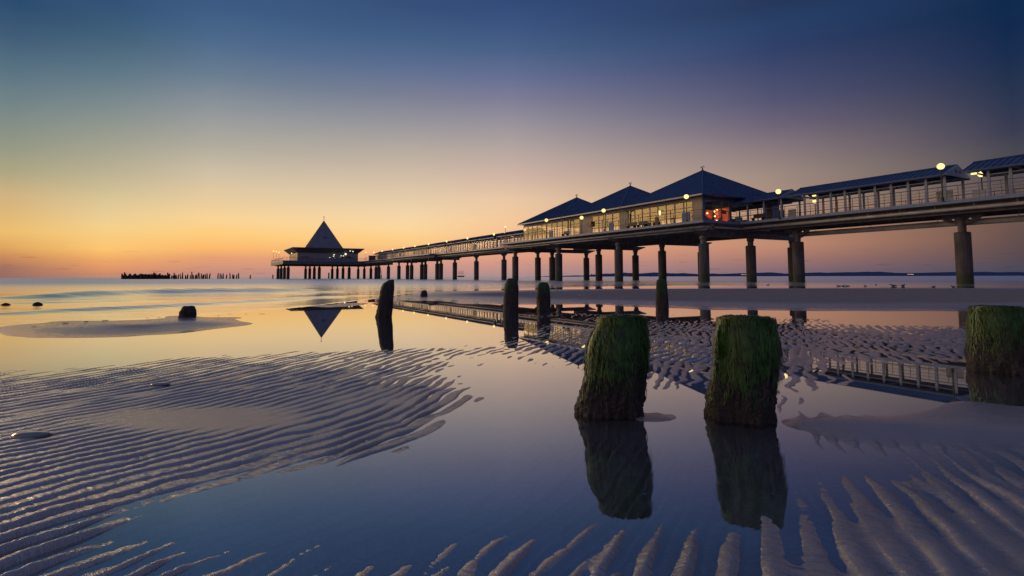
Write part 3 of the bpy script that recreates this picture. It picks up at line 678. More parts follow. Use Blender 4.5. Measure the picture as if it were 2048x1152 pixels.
GP = 'three shop pavilions joined in a row on the pier'
def pavilion(s0, L_, label, bays, shop_end):
    root = thing('pavilion', W(s0, TC, 0), label, 'pavilion', GP, PROT)
    ze = 8.88; hip_roof(root, L_, -7.05, 7.05, ze, 12.85)
    yw = 6.0; zt = ze-.125
    # near wall: solid bays as cladding, open bays filled by windows and doors
    n = len(bays); bw = (L_-.02)/n if not shop_end else (L_-1.02)/n; x0 = .01 if not shop_end else 1.01
    wl = MB(); gapx = .045
    wl.box(x0, x0+bw*n, yw-.11, yw+.01, 8.46, zt)
    for i, k in enumerate(bays):
        a = x0+i*bw
        if k == 's':
            wl.box(a+.003, a+bw-.003, yw-.11, yw+.01, 6.0, 8.457)
            for j in range(5): wl.box(a+bw*(j+.5)/5-.02, a+bw*(j+.5)/5+.02, yw+.011, yw+.032, 6.02, 8.44)
    xe = L_-.02
    wl.box(x0, x0+bw*n, -6.01, -5.89, 8.46, zt); wl.box(x0, x0+bw*n, -6.01, -5.89, 6.0, 6.07)
    for i, k in enumerate(bays):
        if k == 's': wl.box(x0+i*bw+.003, x0+(i+1)*bw-.003, -6.01, -5.89, 6.0, 8.457)
    wl.build('wall', M['clad'], root)
    fl = MB().box(x0, xe, -5.95, 5.85, 6.003, 6.02).build('shop_floor', M['deckwood'], root)
    for i, k in enumerate(bays):
        a = x0+i*bw+.004; b = x0+(i+1)*bw-.004
        if k == 's': continue
        f = MB(); z0, z1 = 6.08, 8.45; t = .05
        f.box(a, b, yw-.07, yw+.02, z0-.07, z0); f.box(a, b, yw-.07, yw+.02, z1-.05, z1)
        f.box(a, a+t, yw-.07, yw+.02, z0+.001, z1-.051); f.box(b-t, b, yw-.07, yw+.02, z0+.001, z1-.051)
        zc = 7.80
        f.box(a+t+.001, b-t-.001, yw-.06, yw+.015, zc-.03, zc+.03)
        if k == 'd':
            f.box((a+b)/2-.03, (a+b)/2+.03, yw-.055, yw+.014, z0+.001, zc-.031)
            f.box(a+t+.001, b-t-.001, yw-.055, yw+.013, z0+.001, z0+.14)
        w = f.build('door' if k == 'd' else 'window', M['frame'], root)
        MB().box(a+t+.001, b-t-.001, yw-.03, yw-.015, z0+.002, z1-.052).build('pane', M['pane'], w)
        g = MB(); g.box(a, a+t, -6.0, -5.92, z0, z1); g.box(b-t, b, -6.0, -5.92, z0, z1); g.box(a+t+.001, b-t-.001, -5.99, -5.93, zc-.03, zc+.03)
        g.build('window', M['frame'], root)
    return root, bw, x0
p1, bw1, _ = pavilion(38.3, 12.45, 'nearest shop pavilion with the red lit shop window', ['s', 'w', 'w', 'd', 'w', 'w', 'w', 'd', 'w', 'w', 's'][:9], True)
p2, _, _ = pavilion(50.78, 12.45, 'middle shop pavilion with the red box on its wall', ['s', 'w', 'w', 'd', 'w', 's', 's', 'w', 'd'], False)
p3, _, _ = pavilion(63.26, 12.3, 'farthest shop pavilion, its left eave beside the long walkway', ['w', 'w', 'd', 'w', 'w', 'w', 'd', 'w', 'w'], False)
# end face of the nearest pavilion (towards the land): shop window with self-glowing goods, then an open dark bay
ex = 1.0
ew = MB(); ew.box(ex-.06, ex+.06, -6.1, 6.01, 8.47, 8.75); ew.box(ex-.06, ex+.06, 5.72, 6.01, 6.0, 8.467); ew.box(ex-.06, ex+.06, 1.75, 1.95, 6.0, 8.467); ew.box(ex-.06, ex+.06, -6.1, -5.0, 6.0, 8.467)
ew.box(ex+.061, ex+3.4, 1.80, 1.9, 6.021, 8.7)
ew.build('wall', M['bluepanel'], p1)
for i in range(3):
    a = 1.96+i*1.252; b = a+1.248
    f = MB(); f.box(ex-.05, ex+.05, a, a+.05, 6.05, 8.46); f.box(ex-.05, ex+.05, b-.05, b, 6.05, 8.46); f.box(ex-.05, ex+.05, a+.051, b-.051, 6.05, 6.12); f.box(ex-.05, ex+.05, a+.051, b-.051, 7.83, 7.89); f.box(ex-.05, ex+.05, a+.051, b-.051, 8.40, 8.46)
    w = f.build('shop_window', M['frame'], p1); w['label'] = 'shop window full of red glowing goods'
    MB().box(ex-.01, ex+.01, a+.052, b-.052, 6.121, 8.399).build('pane', M['shopglass'], w)
gm = MB(); gm.box(ex+.12, ex+3.3, 1.93, 1.97, 6.1, 7.85); gm.build('display_wall', M['amber'], p1)
gd = MB()
for k in range(34):
    x = ex+random.uniform(.2, 2.9); z = random.uniform(6.2, 7.55); w = random.uniform(.08, .22); h = random.uniform(.12, .38); y = random.uniform(2.0, 2.5)
    gd.box(x, x+w, y, y+.1, z, z+h)
gd.build('hanging_goods', M['redglow'], p1)
ds = MB()
for k in range(16):
    x = ex+random.uniform(.2, 2.6); z = random.uniform(6.15, 7.2); ds.box(x, x+random.uniform(.12, .3), 2.55, 2.7, z, z+random.uniform(.2, .6))
ds.build('shop_goods', M['redbox'], p1)
bl = MB()
for x, y, z in ((.5, 2.6, 7.5), (1.0, 2.7, 7.62), (1.7, 2.5, 7.7), (1.3, 2.7, 7.0), (1.1, 2.7, 6.5), (2.4, 2.6, 7.45), (.6, 3.6, 7.4)): bl.sphere((ex+x, y, z), .09, 8)
bl.build('shop_bulbs', M['warmbulb'], p1)
rl = MB()
for y, z in ((2.75, 7.25), (2.3, 6.3), (3.05, 6.25)): rl.tube((ex-.1, y, z), (ex-.065, y, z), .17, None, 14)
rl.build('round_sign', M['redbox'], p1)
for i in range(4):
    sb = MB(); y = 1.2-i*1.15; z1 = 7.1
    sb.box(ex+1.2, ex+1.7, y-.45, y+.2, 6.03, z1-.25*(i % 2)); sb.build('shop_counter', M['bluepanel'] if i % 2 else M['white'], p1)
MB().box(ex+2.2, ex+2.24, -1.2, 1.5, 6.6, 7.3).build('lit_panel', M['greenlit'], p1)
# downpipes at the joints, red box
for sj in (50.75, 63.23):
    dp = MB(); x = sj-38.3; dp.path([(x, 7.1, 8.72), (x, 6.9, 8.55), (x-.35, 6.16, 8.35), (x-.35, 6.16, 6.05)], .075, 8)
    dp.tube((x, 7.1, 8.62), (x, 7.1, 8.95), .15, None, 8)
    dp.build('downpipe', M['pipe'], p1, True)
o = thing('wall_box', W(57.5, TC+6.06, 7.15), 'small red box fixed to the middle shop pavilion wall', 'box', None, PROT)
MB().box(0, .75, 0, .22, 0, .62).build('case', M['redbox'], o); MB().box(.06, .69, .222, .24, .06, .56).build('lid', M['redbox'], o)

# ------------------------------------------------------------------ head building
hb = thing('restaurant', W(213, -37.7, 0), 'round the pier end, low restaurant with a tall pyramid roof and flat canopy', 'restaurant', None, PROT)
hr = MB(); b2 = 6.1; zb, za = 10.75, 21.6
cs = [(-b2, -b2), (b2, -b2), (b2, b2), (-b2, b2)]
hr.add([(*c, zb) for c in cs]+[(0, 0, za)], [(0, 1, 4), (1, 2, 4), (2, 3, 4), (3, 0, 4), (3, 2, 1, 0)])
for i in range(4):
    a = Vector((*cs[i], zb)); b = Vector((*cs[(i+1) % 4], zb)); up = Vector((0, 0, za))-(a+b)/2; n_ = (b-a).cross(up).normalized(); d = (b-a).normalized()
    for j in range(1, 17):
        f = j/17; p = a.lerp(b, f); q = p+up*(1-abs(2*f-1)); w = d*.03; h = n_*.09
        hr.add([p-w, p+w, q+w, q-w, p-w+h, p+w+h, q+w+h, q-w+h], [(4, 5, 6, 7), (0, 4, 7, 3), (1, 2, 6, 5), (0, 1, 5, 4)])
for c in cs: hr.tube((*c, zb), (0, 0, za), .12, None, 6)
hroof = hr.build('roof', M['headroof'], hb)
sw = MB(); u_ = Vector((b2, 0, za-zb)).normalized()
p = Vector((-b2, 0, zb)); sw.box(-3.95, -3.75, -.55, .75, 14.4, 15.6); sw.build('roof_window', M['bluepanel'], hroof)
fi = MB().tube((0, 0, za-.2), (0, 0, za+1.5), .05); fi.sphere((0, 0, za+.55), .16, 8); fi.sphere((0, 0, za+1.4), .22, 8); fi.build('finial', M['dark'], hroof)
cn = MB(); c2 = 12.3; i2 = 6.3
ins = [(-i2, -i2), (i2, -i2), (i2, i2), (-i2, i2)]; out = [(-c2, -c2), (c2, -c2), (c2, c2), (-c2, c2)]
cn.add([(*c, 10.55) for c in ins]+[(*c, 10.9) for c in out]+[(math.copysign(10.45, c[0]), math.copysign(10.45, c[1]), 9.15) for c in ins]+[(*c, 10.78) for c in out],
       [(i, (i+1) % 4, 4+(i+1) % 4, 4+i) for i in range(4)]+[(8+i, 12+i, 12+(i+1) % 4, 8+(i+1) % 4) for i in range(4)]+[(4+i, 4+(i+1) % 4, 12+(i+1) % 4, 12+i) for i in range(4)]+[(i, 8+i, 8+(i+1) % 4, (i+1) % 4) for i in range(4)])
cn.build('canopy', M['steel'], hb)
w2_ = 10.4; wl = MB()
wl.box(-w2_, w2_, -w2_, w2_, 6.003, 7.2); wl.box(-w2_, w2_, -w2_, w2_, 8.9, 10.0); wl.box(-w2_+.4, w2_-.4, -w2_+.4, w2_-.4, 7.201, 8.899)
for sg in (1, -1):
    for sg2 in (1, -1): wl.box(sg*w2_-.3 if sg > 0 else -w2_, w2_ if sg > 0 else -w2_+.3, sg2*w2_-.3 if sg2 > 0 else -w2_, w2_ if sg2 > 0 else -w2_+.3, 7.201, 8.899)
wl.build('wall', M['headroof'], hb)
def band(z0, z1, nwin, inset, name='window'):
    wd = 2*w2_-.7
    for k in range(nwin):
        a = -wd/2+wd*k/nwin+.03; b = -wd/2+wd*(k+1)/nwin-.03
        f = MB(); x = -w2_
        f.box(x+.02, x+.12, a, a+.1, z0, z1); f.box(x+.02, x+.12, b-.1, b, z0, z1); f.box(x+.02, x+.12, a+.101, b-.101, z1-.1, z1); f.box(x+.02, x+.12, a+.101, b-.101, z0, z0+.08)
        w = f.build(name, M['post'], hb); MB().box(x+.06, x+.08, a+.102, b-.102, z0+.081, z1-.101).build('pane', M['pane'], w)
    for k in range(nwin):
        a = -wd/2+wd*k/nwin+.03; b = -wd/2+wd*(k+1)/nwin-.03
        f = MB(); y = w2_
        f.box(a, a+.1, y-.12, y-.02, z0, z1); f.box(b-.1, b, y-.12, y-.02, z0, z1); f.box(a+.101, b-.101, y-.12, y-.02, z1-.1, z1); f.box(a+.101, b-.101, y-.12, y-.02, z0, z0+.08)
        w = f.build(name, M['post'], hb); MB().box(a+.102, b-.102, y-.08, y-.06, z0+.081, z1-.101).build('pane', M['pane'], w)
band(7.203, 8.897, 9, 0)
hi = MB()
for k in range(7): hi.box(-w2_-.03, -w2_-.004, -7.6+k*2.2, -5.9+k*2.2, 9.35, 10.1)
hi.build('upper_window', M['bluepanel'], hb)
for i, (px, py, r) in enumerate([(696.5, 507.5, .22), (691.5, 511, .1), (686.5, 511, .1), (670.5, 509, .12), (669.5, 512, .1), (661, 515, .09), (712, 502, .12), (705.5, 501, .12), (578, 508, .12)]):
    X, Y, Zz = at_depth(px, py, 194.4)
    lm = MB().sphere((0, 0, 0), r*1.5, 10); o = lm.build('wall_lamp', M['whitelamp'], hb, True)
    v = Vector((X, Y, 0))-Vector(W(213, -37.7, 0)); o.location = (min(-10.7, v.x*PD[0]+v.y*PD[1]) if i < 6 else -11.5, v.x*PN[0]+v.y*PN[1], Zz)
    o.location.x = -10.75 if i < 6 else -11.6
# small kiosk roof right of the restaurant
kk = thing('kiosk', W(196.5, -55.3, 6.0), 'small dark kiosk with a pitched roof beside the pyramid restaurant', 'kiosk', None, PROT)
MB().box(-1.5, 1.5, -1.4, 1.4, 0, 2.0).build('wall', M['clad'], kk)
rk = MB(); rk.add([(-2.1, -2, 2.0), (2.1, -2, 2.0), (2.1, 2, 2.0), (-2.1, 2, 2.0), (0, -.4, 3.1), (0, .4, 3.1)], [(0, 1, 4), (1, 2, 5, 4), (2, 3, 5), (3, 0, 4, 5), (3, 2, 1, 0)])
rk.build('roof', M['slate'], kk)

# ------------------------------------------------------------------ lamps
GLAMP = 'lit globe lamps along the pier'
lamp0 = None
def lamp(s, t, zg, label, r=.27, zb=6.0):
    global lamp0
    if lamp0 is None:
        o = thing('street_lamp', (0, 0, 0), '', 'lamp', GLAMP, 0)
        MB().lathe([(.10, 0), (.10, .25), (.045, .3), (.04, 2.28), (.09, 2.3), (.09, 2.36)], seg=10).build('pole', M['dark'], o)
        MB().sphere((0, 0, 2.6), .24, 18, .95).build('globe', M['globe'], o, True)
        lamp0 = o
    else: o = copy_tree(lamp0)
    o.location = W(s, t, zb+(zg-8.6)); o['label'] = label
    if s > 85: o.scale = (.75, .75, 1)
    return o
lamp(19.65, -46.9, 8.62, 'biggest lit globe lamp, in front of the white walkway gable')
lamp(32.8, -46.9, 8.56, 'lit globe lamp in front of the porch right of the shop building')
lamp(39.5, -41.95, 8.6, 'lit globe lamp before the eave of the nearest shop pavilion')
lamp(52.7, -41.95, 8.6, 'lit globe lamp before the roof of the middle shop pavilion')
lamp(65.6, -41.95, 8.6, 'lit globe lamp before the roof of the farthest shop pavilion')
lamp(19.6, -53.2, 8.6, 'lit globe lamp half hidden under the roof at the right, beyond the gable')
lamp(33.2, -53.2, 8.1, 'lit globe lamp seen through the walkway posts, right of the porch')
lamp(79.0, -46.2, 8.4, 'lit globe lamp at the left end wall of the shop building')
lamp(57.2, -41.95, 8.15, 'low lit globe lamp before the windows between two shop pavilions')
k = 0
for s in (91.6, 103.6, 114.9, 126.4, 136.5, 145.7, 155.9, 166.8, 176.5):
    lamp(s, -46.9, 8.55, 'small lit globe lamp along the far walkway roof, '+ordinal(k)+' left of the shop building'); k += 1
for j, (s, t) in enumerate([(193, -20.4), (199, -20.2), (206, -20.0)]): lamp(s, t, 8.6+.5*j, ordinal(j)+' tiny lit lamp from the left on the pier end terrace')
lamp(186, -46.8, 8.9, 'tiny lit globe lamp between the pyramid building and the far walkway')
mo = thing('lamp_mast', W(87.8, -47.3, 6), 'tall thin mast with a small light above the walkway roof', 'mast', None, 0)
MB().tube((0, 0, 0), (0, 0, 3.5), .05, .04).build('pole', M['dark'], mo); MB().sphere((0, 0, 3.65), .17, 10).build('light', M['globe'], mo, True)
for i, (s, t, lab) in enumerate([(31.0, -49.6, 'lit ceiling lamp under the walkway roof beside the porch'), (18.6, -49.3, 'lit ceiling lamp under the walkway roof nearest the right edge')]):
    o = thing('ceiling_lamp', W(s, t, ZE-.02), lab, 'ceiling lamp', None, PROT)
    MB().box(-.16, .16, -.08, .08, -.12, -.003).build('diffuser', M['globe'], o); MB().box(-.34, .34, -.13, .13, 0, .03).build('housing', M['post'], o)
o = thing('wall_light', W(45.2, TC+6.1, 7.35), 'upright lit light on the nearest pavilion wall beside a door', 'wall light', None, PROT)
MB().box(-.09, .09, 0, .12, 0, .55).build('diffuser', M['globe'], o); MB().box(-.11, .11, 0, .14, .552, .6).build('cap', M['dark'], o)

# ------------------------------------------------------------------ boards and boxes on the deck
def board(s, t, w, h, zb, mat, label, legs=True):
    o = thing('notice_board', W(s, t, 6.0), label, 'notice board', None, PROT)
    MB().box(-w/2, w/2, -.04, .04, zb, zb+h).build('panel', mat, o)
    if legs:
        for sg in (1, -1): MB().tube((sg*w*.4, 0, 0), (sg*w*.4, 0, zb-.003), .03).build('leg', M['rail'], o)
    return o
board(21.3, -51.2, 1.1, 1.0, .35, M['white'], 'white notice board inside the walkway behind the biggest lamp')
board(19.0, -51.0, .8, .8, .3, M['white'], 'pale notice board under the walkway roof right of the white gable')
board(35.0, -50.2, .9, .95, .25, M['bluepanel'], 'blue grey board under the porch, behind its lamp pole')
board(33.9, -50.5, .8, .95, .25, M['white'], 'grey white board under the porch, just right of its lamp pole')
board(40.2, -42.6, 1.05, .95, .18, M['bluepanel'], 'blue grey board at the railing before the nearest pavilion')
board(52.1, -42.6, .9, .95, .18, M['bluepanel'], 'blue grey board at the railing before the middle pavilion')
board(65.4, -42.6, .95, .95, .18, M['bluepanel'], 'blue grey board at the railing before the farthest pavilion')
board(44.6, -42.8, .5, 1.0, .1, M['dark'], 'narrow dark board at the railing beside the wall light')
for i, (s, t, w, h) in enumerate([(91.8, -47.6, .5, 1.7), (101.6, -47.6, 1.3, 1.15), (114.9, -48, .6, 1.5), (133.5, -48, 1.1, 1.7), (128.6, -48.2, .7, 1.2), (152, -47.8, .8, 1.5)]):
    board(s, t, w, h, .1, M['dark'], 'dark board standing inside the far walkway, '+ordinal(i)+' left of the shop building')
sg_ = thing('deck_kiosk', W(186.5, -49, 6), 'small dark booth on the open deck before the far walkway', 'booth', None, PROT)
MB().box(-.9, .9, -.9, .9, 0, 1.7).build('body', M['dark'], sg_); MB().box(-1.1, 1.1, -1.1, 1.1, 1.702, 1.85).build('roof', M['slate'], sg_)
for i, (s, t) in enumerate([(48.6, -42.7), (46.9, -42.7), (62.2, -42.8), (35.9, -48.0)]):
    o = thing('bench', W(s, t, 6.0), ['dark bench by the railing under the nearest pavilion windows, left of the downpipe side', 'dark bench by the railing right of the first downpipe', 'dark bench by the railing of the farthest pavilion', 'dark bench under the porch between shop and walkway'][i], 'bench', 'benches on the pier deck', PROT)
    MB().box(-.7, .7, -.22, .22, .40, .46).build('seat', M['dark'], o); MB().box(-.7, .7, -.27, -.225, .5, .85).build('backrest', M['dark'], o)
    for sg in (1, -1): MB().box(sg*.55-.03, sg*.55+.03, -.2, .2, 0, .398).build('leg', M['dark'], o)

# ------------------------------------------------------------------ groyne posts
def stump(key, label, base, H_, prof, depth=1.0, moss=None, seed=0, seg=120, rows=110, gnarl=.014, cat='groyne post', group='old wooden groyne posts in the foreground', weed=0, tilt_top=0.0):
    """prof: list of (height fraction, left, right) in metres about the base point, seen from the sea front"""
    r = np.random.default_rng(seed); ks = np.array([p[0] for p in prof]); ls = np.array([p[1] for p in prof]); rs = np.array([p[2] for p in prof])
    hs = np.concatenate([np.linspace(-0.15, 1.0, rows), [1.0, 1.0, 1.0]])
    shr = np.concatenate([np.ones(rows), [.8, .45, .02]])
    th = np.linspace(0, 2*PI, seg, endpoint=False)
    TH, HH = np.meshgrid(th, hs); SH = np.repeat(shr[:, None], seg, 1)
    k = np.clip(HH, 0, 1); l = np.interp(k, ks, ls); rr = np.interp(k, ks, rs); c = (l+rr)/2; a = (rr-l)/2
    n = 3.2; ct, st_ = np.cos(TH), np.sin(TH); q = (np.abs(ct)**n+np.abs(st_)**n)**(-1/n)
    amp = gnarl*(0.35+0.65*np.clip(1.2-k, 0, 1))
    nz = vnoise(TH*2.7+seed*17, HH*2.6+seed, 100+seed)*1.7+vnoise(TH*9+seed*5, HH*4, 101+seed)*1.3+vnoise(TH*22, HH*6+seed, 102+seed)*1.0+vnoise(TH*40, HH*45+seed, 103+seed)*.7
    nz[:, -1] = nz[:, -1]
    wrap = np.clip(np.minimum(TH, 2*PI-TH)/.35, 0, 1); nz = nz*wrap
    rad = 1+amp/np.maximum(a, .02)*nz
    rnd = np.clip((1-k)/.07, 0, 1)**.5*.08+.92                         # rounded shoulder at the top
    X = c+a*q*ct*rad*SH*rnd; Yy = a*depth*q*st_*rad*SH*rnd
    top = 1.0+tilt_top*(X/0.1)*np.clip((HH-.7)/.3, 0, 1)
    Zz = HH*H_*top+(SH < 1)*(0.006*vnoise(X*60+seed, Yy*60, 105+seed)+.006)
    vs = np.stack([X, Yy, Zz], -1).reshape(-1, 3); nr = len(hs)
    fs = [(i*seg+j, i*seg+(j+1) % seg, (i+1)*seg+(j+1) % seg, (i+1)*seg+j) for i in range(nr-1) for j in range(seg)]
    fs.append(tuple((nr-1)*seg+j for j in range(seg)))
    me = bpy.data.meshes.new('groyne_post'); me.from_pydata(vs.tolist(), [], fs); me.polygons.foreach_set('use_smooth', [True]*len(me.polygons)); me.update()
    mo_ = np.clip((HH-(.45 if moss is None else moss)*.75)*1.5, -0.12, .75)-.25*(ct*.5)+.42*np.clip(.3-k, 0, .3)/.3
    at = me.attributes.new('moss', 'FLOAT', 'POINT'); at.data.foreach_set('value', mo_.reshape(-1).astype(np.float32))
    me.materials.append(M['wood'])
    o = bpy.data.objects.new('groyne_post', me); C.objects.link(o); o.location = (base[0], base[1], 0.0)
    o.rotation_euler = (0, 0, -math.atan2(base[0], base[1])); tag(o, label, cat, group)
    if weed:
        mb = MB(); V3 = vs.reshape(nr, seg, 3); rr_ = random.Random(seed)
        cl = np.random.default_rng(seed+50).random((12, 16))
        n_ok = 0; tries = 0
        while n_ok < weed and tries < weed*6:
            tries += 1
            hi_ = rr_.random()**.45
            i = int(np.interp(.12+.88*hi_, [0, 1], [14, rows+1])); j = rr_.randrange(seg)
            if rr_.random() < .22: i = rr_.choice([rows-1, rows, rows+1])
            k = min(1, max(0, (i-14)/(rows-14)))
            left = .5-.5*math.cos(th[j])                                      # thicker on the left flank
            dens = cl[int(k*11.99), int(j/seg*16)]*1.0+.8*(k-.6)+.5*left-.16
            if rr_.random() > dens: continue
            n_ok += 1
            p = Vector(V3[i, j]); nrm = Vector((math.cos(th[j]), math.sin(th[j]), 0)); onr = i >= rows-1
            ln = rr_.uniform(.02, .075)*(1.0 if k > .45 else .6); wd = rr_.uniform(.0008, .0019)
            dn = Vector((0, 0, -1)); sd = Vector((-nrm.y, nrm.x, 0)); sw_ = sd*rr_.gauss(0, .28)
            if onr: dn = nrm*.8+Vector((0, 0, .15-.5*rr_.random())); p = p+Vector((0, 0, .004))
            else: p = p+nrm*.002
            d1 = (dn+sw_+nrm*.22).normalized(); d2 = (Vector((0, 0, -1))+sw_*.8+nrm*.05).normalized(); d3 = (Vector((0, 0, -1))+sw_*1.6-nrm*.05).normalized()
            q1 = p+d1*ln*.35; q2 = q1+d2*ln*.35; q3 = q2+d3*ln*.4
            mb.add([p-sd*wd, p+sd*wd, q1-sd*wd, q1+sd*wd, q2-sd*wd*.8, q2+sd*wd*.8, q3], [(0, 1, 3, 2), (2, 3, 5, 4), (4, 5, 6)])
        w = mb.build('seaweed', M['weed'], o)
    return o
def px2(d, lst, cx):   # outline read off the survey picture: (height fraction, left px, right px) at distance d
    return [(k, (l-cx)*.93*d/F, (r-cx)*.93*d/F) for k, l, r in lst]
bA, bB, bC = POSTS['A'], POSTS['B'], POSTS['C']
stump('A', 'green weedy stump with a sloping left shoulder, left of the two near stumps', bA, 182*2.5/F, px2(2.52, [(0, 1154, 1285), (.1, 1157, 1284), (.3, 1165, 1286), (.5, 1172, 1292), (.72, 1176, 1297), (.8, 1182, 1297), (.93, 1196, 1296), (1, 1203, 1294)], 1220), .95, .42, 3, weed=9000)
stump('B', 'thickest green weedy stump in the foreground, bulging on its right', bB, 190*2.4/F, px2(2.36, [(0, 1415, 1551), (.08, 1417, 1549), (.25, 1422, 1551), (.45, 1431, 1555), (.7, 1436, 1560), (.85, 1436, 1557), (.95, 1440, 1553), (1, 1447, 1548)], 1485), .95, .30, 5, weed=11000)
stump('C', 'green weedy stump at the right edge of the picture', bC, 124*3.5/F, px2(3.52, [(0, 1937, 2052), (.2, 1938, 2051), (.5, 1941, 2046), (.8, 1943, 2040), (1, 1948, 2034)], 1994), .95, .45, 8, weed=7000)
def far_stump(px, py, hpx, lst, label, seed, moss=.5, **kw):
    x, y = spot(px, py); d = y
    return stump('', label, (x, y), hpx*d/F, px2(d, lst, px), .9, moss, seed, 40, 44, .012, **kw)
far_stump(768, 634, 71, [(0, 751, 784), (.12, 753, 785), (.5, 757, 787), (.8, 761, 788), (.93, 764, 788), (1, 774, 788)], 'tall dark stump with a pointed top leaning over the mirror pool', 11, .9, tilt_top=.025)
far_stump(1022, 626, 68, [(0, 1006, 1038), (.4, 1007, 1038), (.8, 1009, 1037), (1, 1014, 1035)], 'tall round topped stump standing left of a shorter stump by the sandbar', 12, .6)
far_stump(1087, 623, 57, [(0, 1074, 1101), (.5, 1073, 1102), (.85, 1074, 1100), (1, 1078, 1097)], 'shorter mossy stump with a tapered top, right of the round topped one', 13, .4)
far_stump(1325, 618, 58, [(0, 1312, 1338), (.5, 1312, 1337), (.9, 1313, 1335), (1, 1315, 1333)], 'mossy stump at the edge of the dark sandbar, above the two near stumps', 14, .3)
far_stump(376, 634, 21, [(0, 360, 391), (.5, 360, 391), (1, 365, 388)], 'squat dark stump in the wash at the left shoreline', 15, .95)
far_stump(848, 594, 13, [(0, 840.5, 855.5), (.6, 841, 855), (1, 844.5, 852)], 'small rounded dark stump at the tip of the sandbar', 16, .95)
far_stump(75, 610, 5.5, [(0, 67, 84), (.5, 68, 82), (1, 72, 78)], 'low dark stump top in the sea, right of a flatter one', 17, .95)
far_stump(12, 610, 3.5, [(0, 3, 20), (.5, 5, 18), (1, 8, 15)], 'flattest stump top in the sea at the left edge', 18, .95)

# far groyne: dense jagged row and the sparse row
GF = 'old groyne posts far out at sea'
def far_post(px, top, w, D, label, lean=0.0, pt=.5):
    x, y, _ = at_depth(px, 557, D); h = max(.3, (558.2-top)*D/F+.05); r = w*D/F/2
    mb = MB(); sg = 7; a0 = random.random()*6
    for_r = [(r*1.1, -1.2), (r, h*.5), (r*random.uniform(.7, 1), h*.86), (r*random.uniform(.15, .6), h)]
    mb.lathe(for_r, (0, 0, 0), sg)
    mb.v = [(vx+lean*max(vz, 0)*.15+random.uniform(-.03, .03), vy+random.uniform(-.03, .03), vz) for vx, vy, vz in mb.v]
    o = mb.build('groyne_post', M['farwood']); o.location = (x, y, 0); tag(o, label, 'groyne post', GF); return o
dense = 'dark jagged timber post packed into the dense far row of old groyne posts'
px = 243.5
while px < 338:
    if not 254.5 < px < 256.5:
        base = 550 if px > 249 else 553
        top = base+random.uniform(-3.2, 1.8)-(2.5 if random.random() < .10 else 0)
        far_post(px, top, random.uniform(2.3, 3.8), 220+random.uniform(-4, 4), dense, random.uniform(-1, 1))
    px += random.uniform(1.25, 1.7)
mid = [(339.5, 550), (342.5, 551), (346, 551), (348.5, 545.5), (350.5, 549), (353, 551), (356, 549), (361.5, 547.5), (364, 551), (365.8, 545), (371.5, 550.5), (374.5, 549), (380.5, 551), (384.5, 544), (387, 550.5), (390, 550), (392.5, 549), (395.8, 545.5), (399.2, 545.8), (402.5, 547), (405, 550), (407, 549), (411.5, 548.5), (414.5, 547.5), (418.6, 547)]
for px, top in mid: far_post(px, top, random.uniform(1.7, 2.8), 222+random.uniform(-4, 4), 'thin dark timber post in the loose middle stretch of the far groyne row', random.uniform(-1, 1))
sp = [(435.5, 547), (439.8, 547), (443.5, 549.5), (446.6, 547), (452.8, 549.5), (460.3, 546), (465.5, 549), (468, 550), (473, 549.5), (477.6, 546.5), (500.3, 550.8), (545.6, 549.8)]
for i, (px, top) in enumerate(sp):
    far_post(px, top, 2.3, 224+random.uniform(-3, 3), ordinal(i)+' post from the left in the sparse end of the far groyne row' if i < 10 else ('lone low post in the sea between the groyne row and the pier end' if i == 10 else 'lone low post in the sea just left of the pier end'), random.uniform(-.8, .8))
x, y, _ = at_depth(657.5, 555, 232); o = MB().lathe([(.3, -1), (.3, 2.1), (.2, 2.5), (.06, 2.55)], seg=8).build('mooring_post', M['farwood']); o.location = (x, y, 0); tag(o, 'dark mooring post in the sea under the pyramid building', 'mooring post')

# ------------------------------------------------------------------ ships
def ship(px, Lp, D, kind, label):
    x, y, _ = at_depth(px, 552, D); k = D/F; L_ = Lp*k
    o = thing('ship' if kind != 'sail' else 'sailing_ship', (x, y, 0), label, 'ship', None, 0)
    h = 2.6*k
    hl = MB(); hl.prism([(-L_/2, h), (-L_*.46, 0), (L_*.44, 0), (L_/2, h)], -L_*.09, L_*.09, lambda p, a: (p[0], a, p[1])); hl.build('hull', M['ship'], o)
    if kind == 'sail':
        for mx, mh in ((-.28, 10), (0.02, 11.5), (.28, 10)):
            m_ = MB().tube((mx*L_, 0, h), (mx*L_, 0, h+mh*k), .28*k, .16*k, 6)
            for yy in (.4, .6, .8): m_.tube((mx*L_-2.1*k, 0, h+mh*k*yy), (mx*L_+2.1*k, 0, h+mh*k*yy), .14*k, None, 5)
            m_.build('mast', M['ship'], o)
        MB().tube((L_/2, 0, h), (L_/2+3.2*k, 0, h+1.6*k), .16*k).build('bowsprit', M['ship'], o)
    elif kind == 'cargo':
        MB().box(-L_*.45, -L_*.2, -L_*.07, L_*.07, h+.01, h+3.0*k).build('bridge', M['ship'], o)
        m_ = MB()
        for q in (.05, .3): m_.tube((L_*q, 0, h), (L_*q, 0, h+3.4*k), .3*k, .2*k, 5)
        m_.build('mast', M['ship'], o)
    else:
        MB().box(-L_*.42, L_*.3, -L_*.07, L_*.07, h+.01, h+1.5*k).build('deckhouse', M['ship'], o)
        MB().box(-L_*.3, L_*.15, -L_*.06, L_*.06, h+1.51*k, h+2.6*k).build('bridge', M['ship'], o)
        l_ = MB()
        for q in np.linspace(-.42, .25, 6): l_.sphere((q*L_, -L_*.075, h+random.uniform(.4, 1.2)*k), .5*k, 6)
        l_.build('deck_lights', M['shiplight'], o)
ship(922, 14, 2500, 'sail', 'three masted sailing ship on the horizon seen between pier piles')
